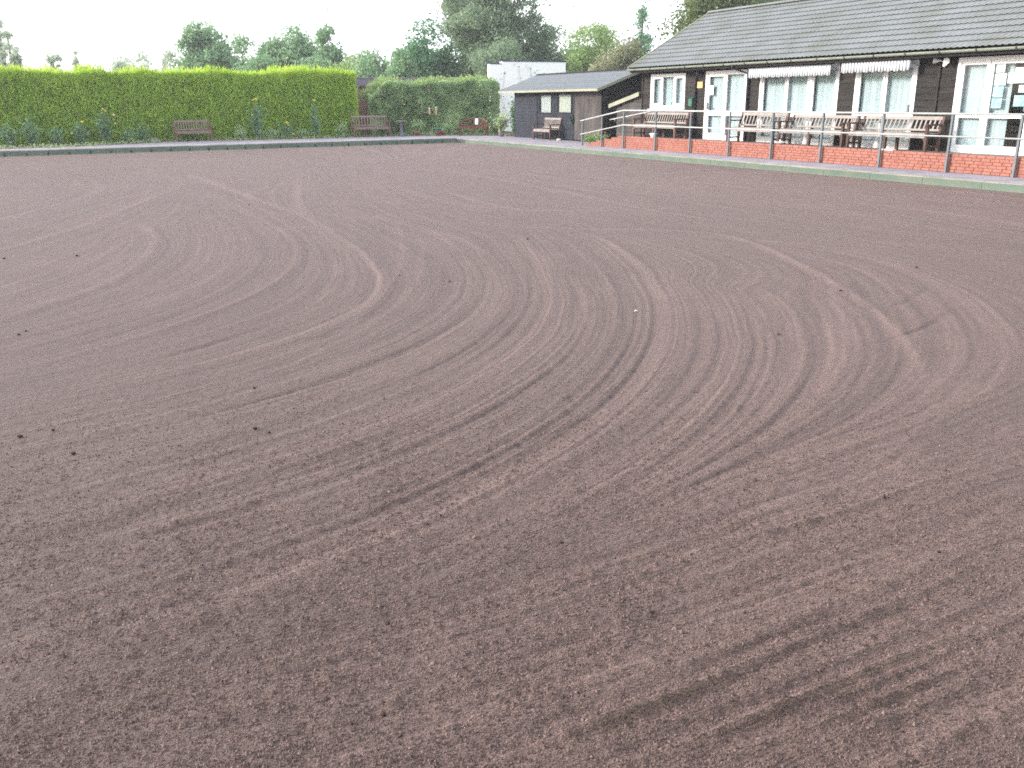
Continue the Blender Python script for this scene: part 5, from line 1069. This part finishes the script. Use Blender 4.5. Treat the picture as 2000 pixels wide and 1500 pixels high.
# ------------------------------------------------------------------ clods, crumbs and scraps on the green
def lump(seed, r):
    rg = np.random.default_rng(seed); import bmesh
    bm = bmesh.new(); bmesh.ops.create_icosphere(bm, subdivisions=2, radius=r)
    for v in bm.verts: v.co *= .72+.5*rg.random(); v.co.z *= .75
    me = bpy.data.meshes.new('soil_clod'); bm.to_mesh(me); bm.free(); me.materials.append(M['clod']); return me
lumps = [lump(400+k,.02) for k in range(6)]
for k,(x,y) in enumerate(CLODS):
    o = link('soil_clod', lumps[k%6]); s = random.uniform(.6,1.1)*(.8 if y > 5 else .5); o.scale = (s,s*.9,s*.8); o.location = (x,y,zsoil(x,y)+.012*s); o.rotation_euler = (0,0,random.uniform(0,6))
    tag(o, 'dark lump of soil lying on the brown bowling green', 'clod', 'soil clods on the green')
rg = np.random.default_rng(99); n = 250000
r = 1.55+4.6*rg.random(n)**1.35; a = YAW+rg.uniform(-.68,.68,n); xs = r*np.sin(a); ys = r*np.cos(a); ok = (ys > GY0+.05); xs, ys, r = xs[ok], ys[ok], r[ok]; n = len(xs)
fl_ = FLOW[np.clip(np.searchsorted(gx,xs)-1,0,NX-2),np.clip(np.searchsorted(gy,ys)-1,0,NY-2)]
keep = rg.random(n) < np.clip(.6+.8*vnoise(fl_,xs*.4,9,61)+.35*vnoise(xs,ys,3,62),.12,1)*np.clip((6.2-r)/2.2,0,1); xs, ys, r = xs[keep], ys[keep], r[keep]; n = len(xs)
iz = ZZ[np.clip(np.searchsorted(gx,xs)-1,0,NX-2),np.clip(np.searchsorted(gy,ys)-1,0,NY-2)]
s = (.0022+.0046*rg.random(n)**2.2); big = rg.random(n) < .012; s[big] *= 1.9
oct_ = np.array([[1,0,-.35],[-.5,.87,-.35],[-.5,-.87,-.35],[.1,.05,1.]]); of = np.array([[0,1,3],[1,2,3],[2,0,3]])
an = rg.random(n)*6.28; ca, sa = np.cos(an), np.sin(an)
V = oct_[None]*s[:,None,None]*(.7+.6*rg.random((n,4,1))); V = np.stack([V[...,0]*ca[:,None]-V[...,1]*sa[:,None], V[...,0]*sa[:,None]+V[...,1]*ca[:,None], V[...,2]],-1)
V += np.stack([xs,ys,iz+s*.25],-1)[:,None,:]; F_ = (of[None]+4*np.arange(n)[:,None,None]).reshape(-1,3)
tag(fast('soil_crumbs', V.reshape(-1,3), F_, M['crumb'], None, np.repeat(np.clip(rg.normal(.55,.2,n),0,1),3)), 'loose crumbs of soil scattered over the green', kind='stuff')
b = MB(); b.add([(-.05,0,.004),(0,-.03,.012),(.06,.0,.006),(.01,.035,.016),(-.05,0,.001),(0,-.03,.009),(.06,.0,.003),(.01,.035,.013)],[(0,1,2,3),(7,6,5,4),(0,4,5,1),(1,5,6,2),(2,6,7,3),(3,7,4,0)]); o = b.build('paper_scrap', M['paper2']); o.location = (4.48,6.5,zsoil(4.48,6.5)+.004); o.scale = (.36,.36,.8)
tag(o, 'tiny white scrap of paper on the brown green', 'paper')

# ------------------------------------------------------------------ damp evening air
b = MB(); b.box(-140,170,-60,190,-1.2,16.5)
hm = bpy.data.materials.new('haze_air'); hm.use_nodes = True; ht_ = hm.node_tree; ht_.nodes.remove(ht_.nodes['Principled BSDF'])
pv = ht_.nodes.new('ShaderNodeVolumePrincipled'); pv.inputs['Color'].default_value = (.93,.96,1,1); pv.inputs['Density'].default_value = .0010; pv.inputs['Anisotropy'].default_value = .3
ht_.links.new(pv.outputs['Volume'], ht_.nodes['Material Output'].inputs['Volume'])
tag(b.build('haze', hm), 'thin pale haze in the evening air', kind='stuff')
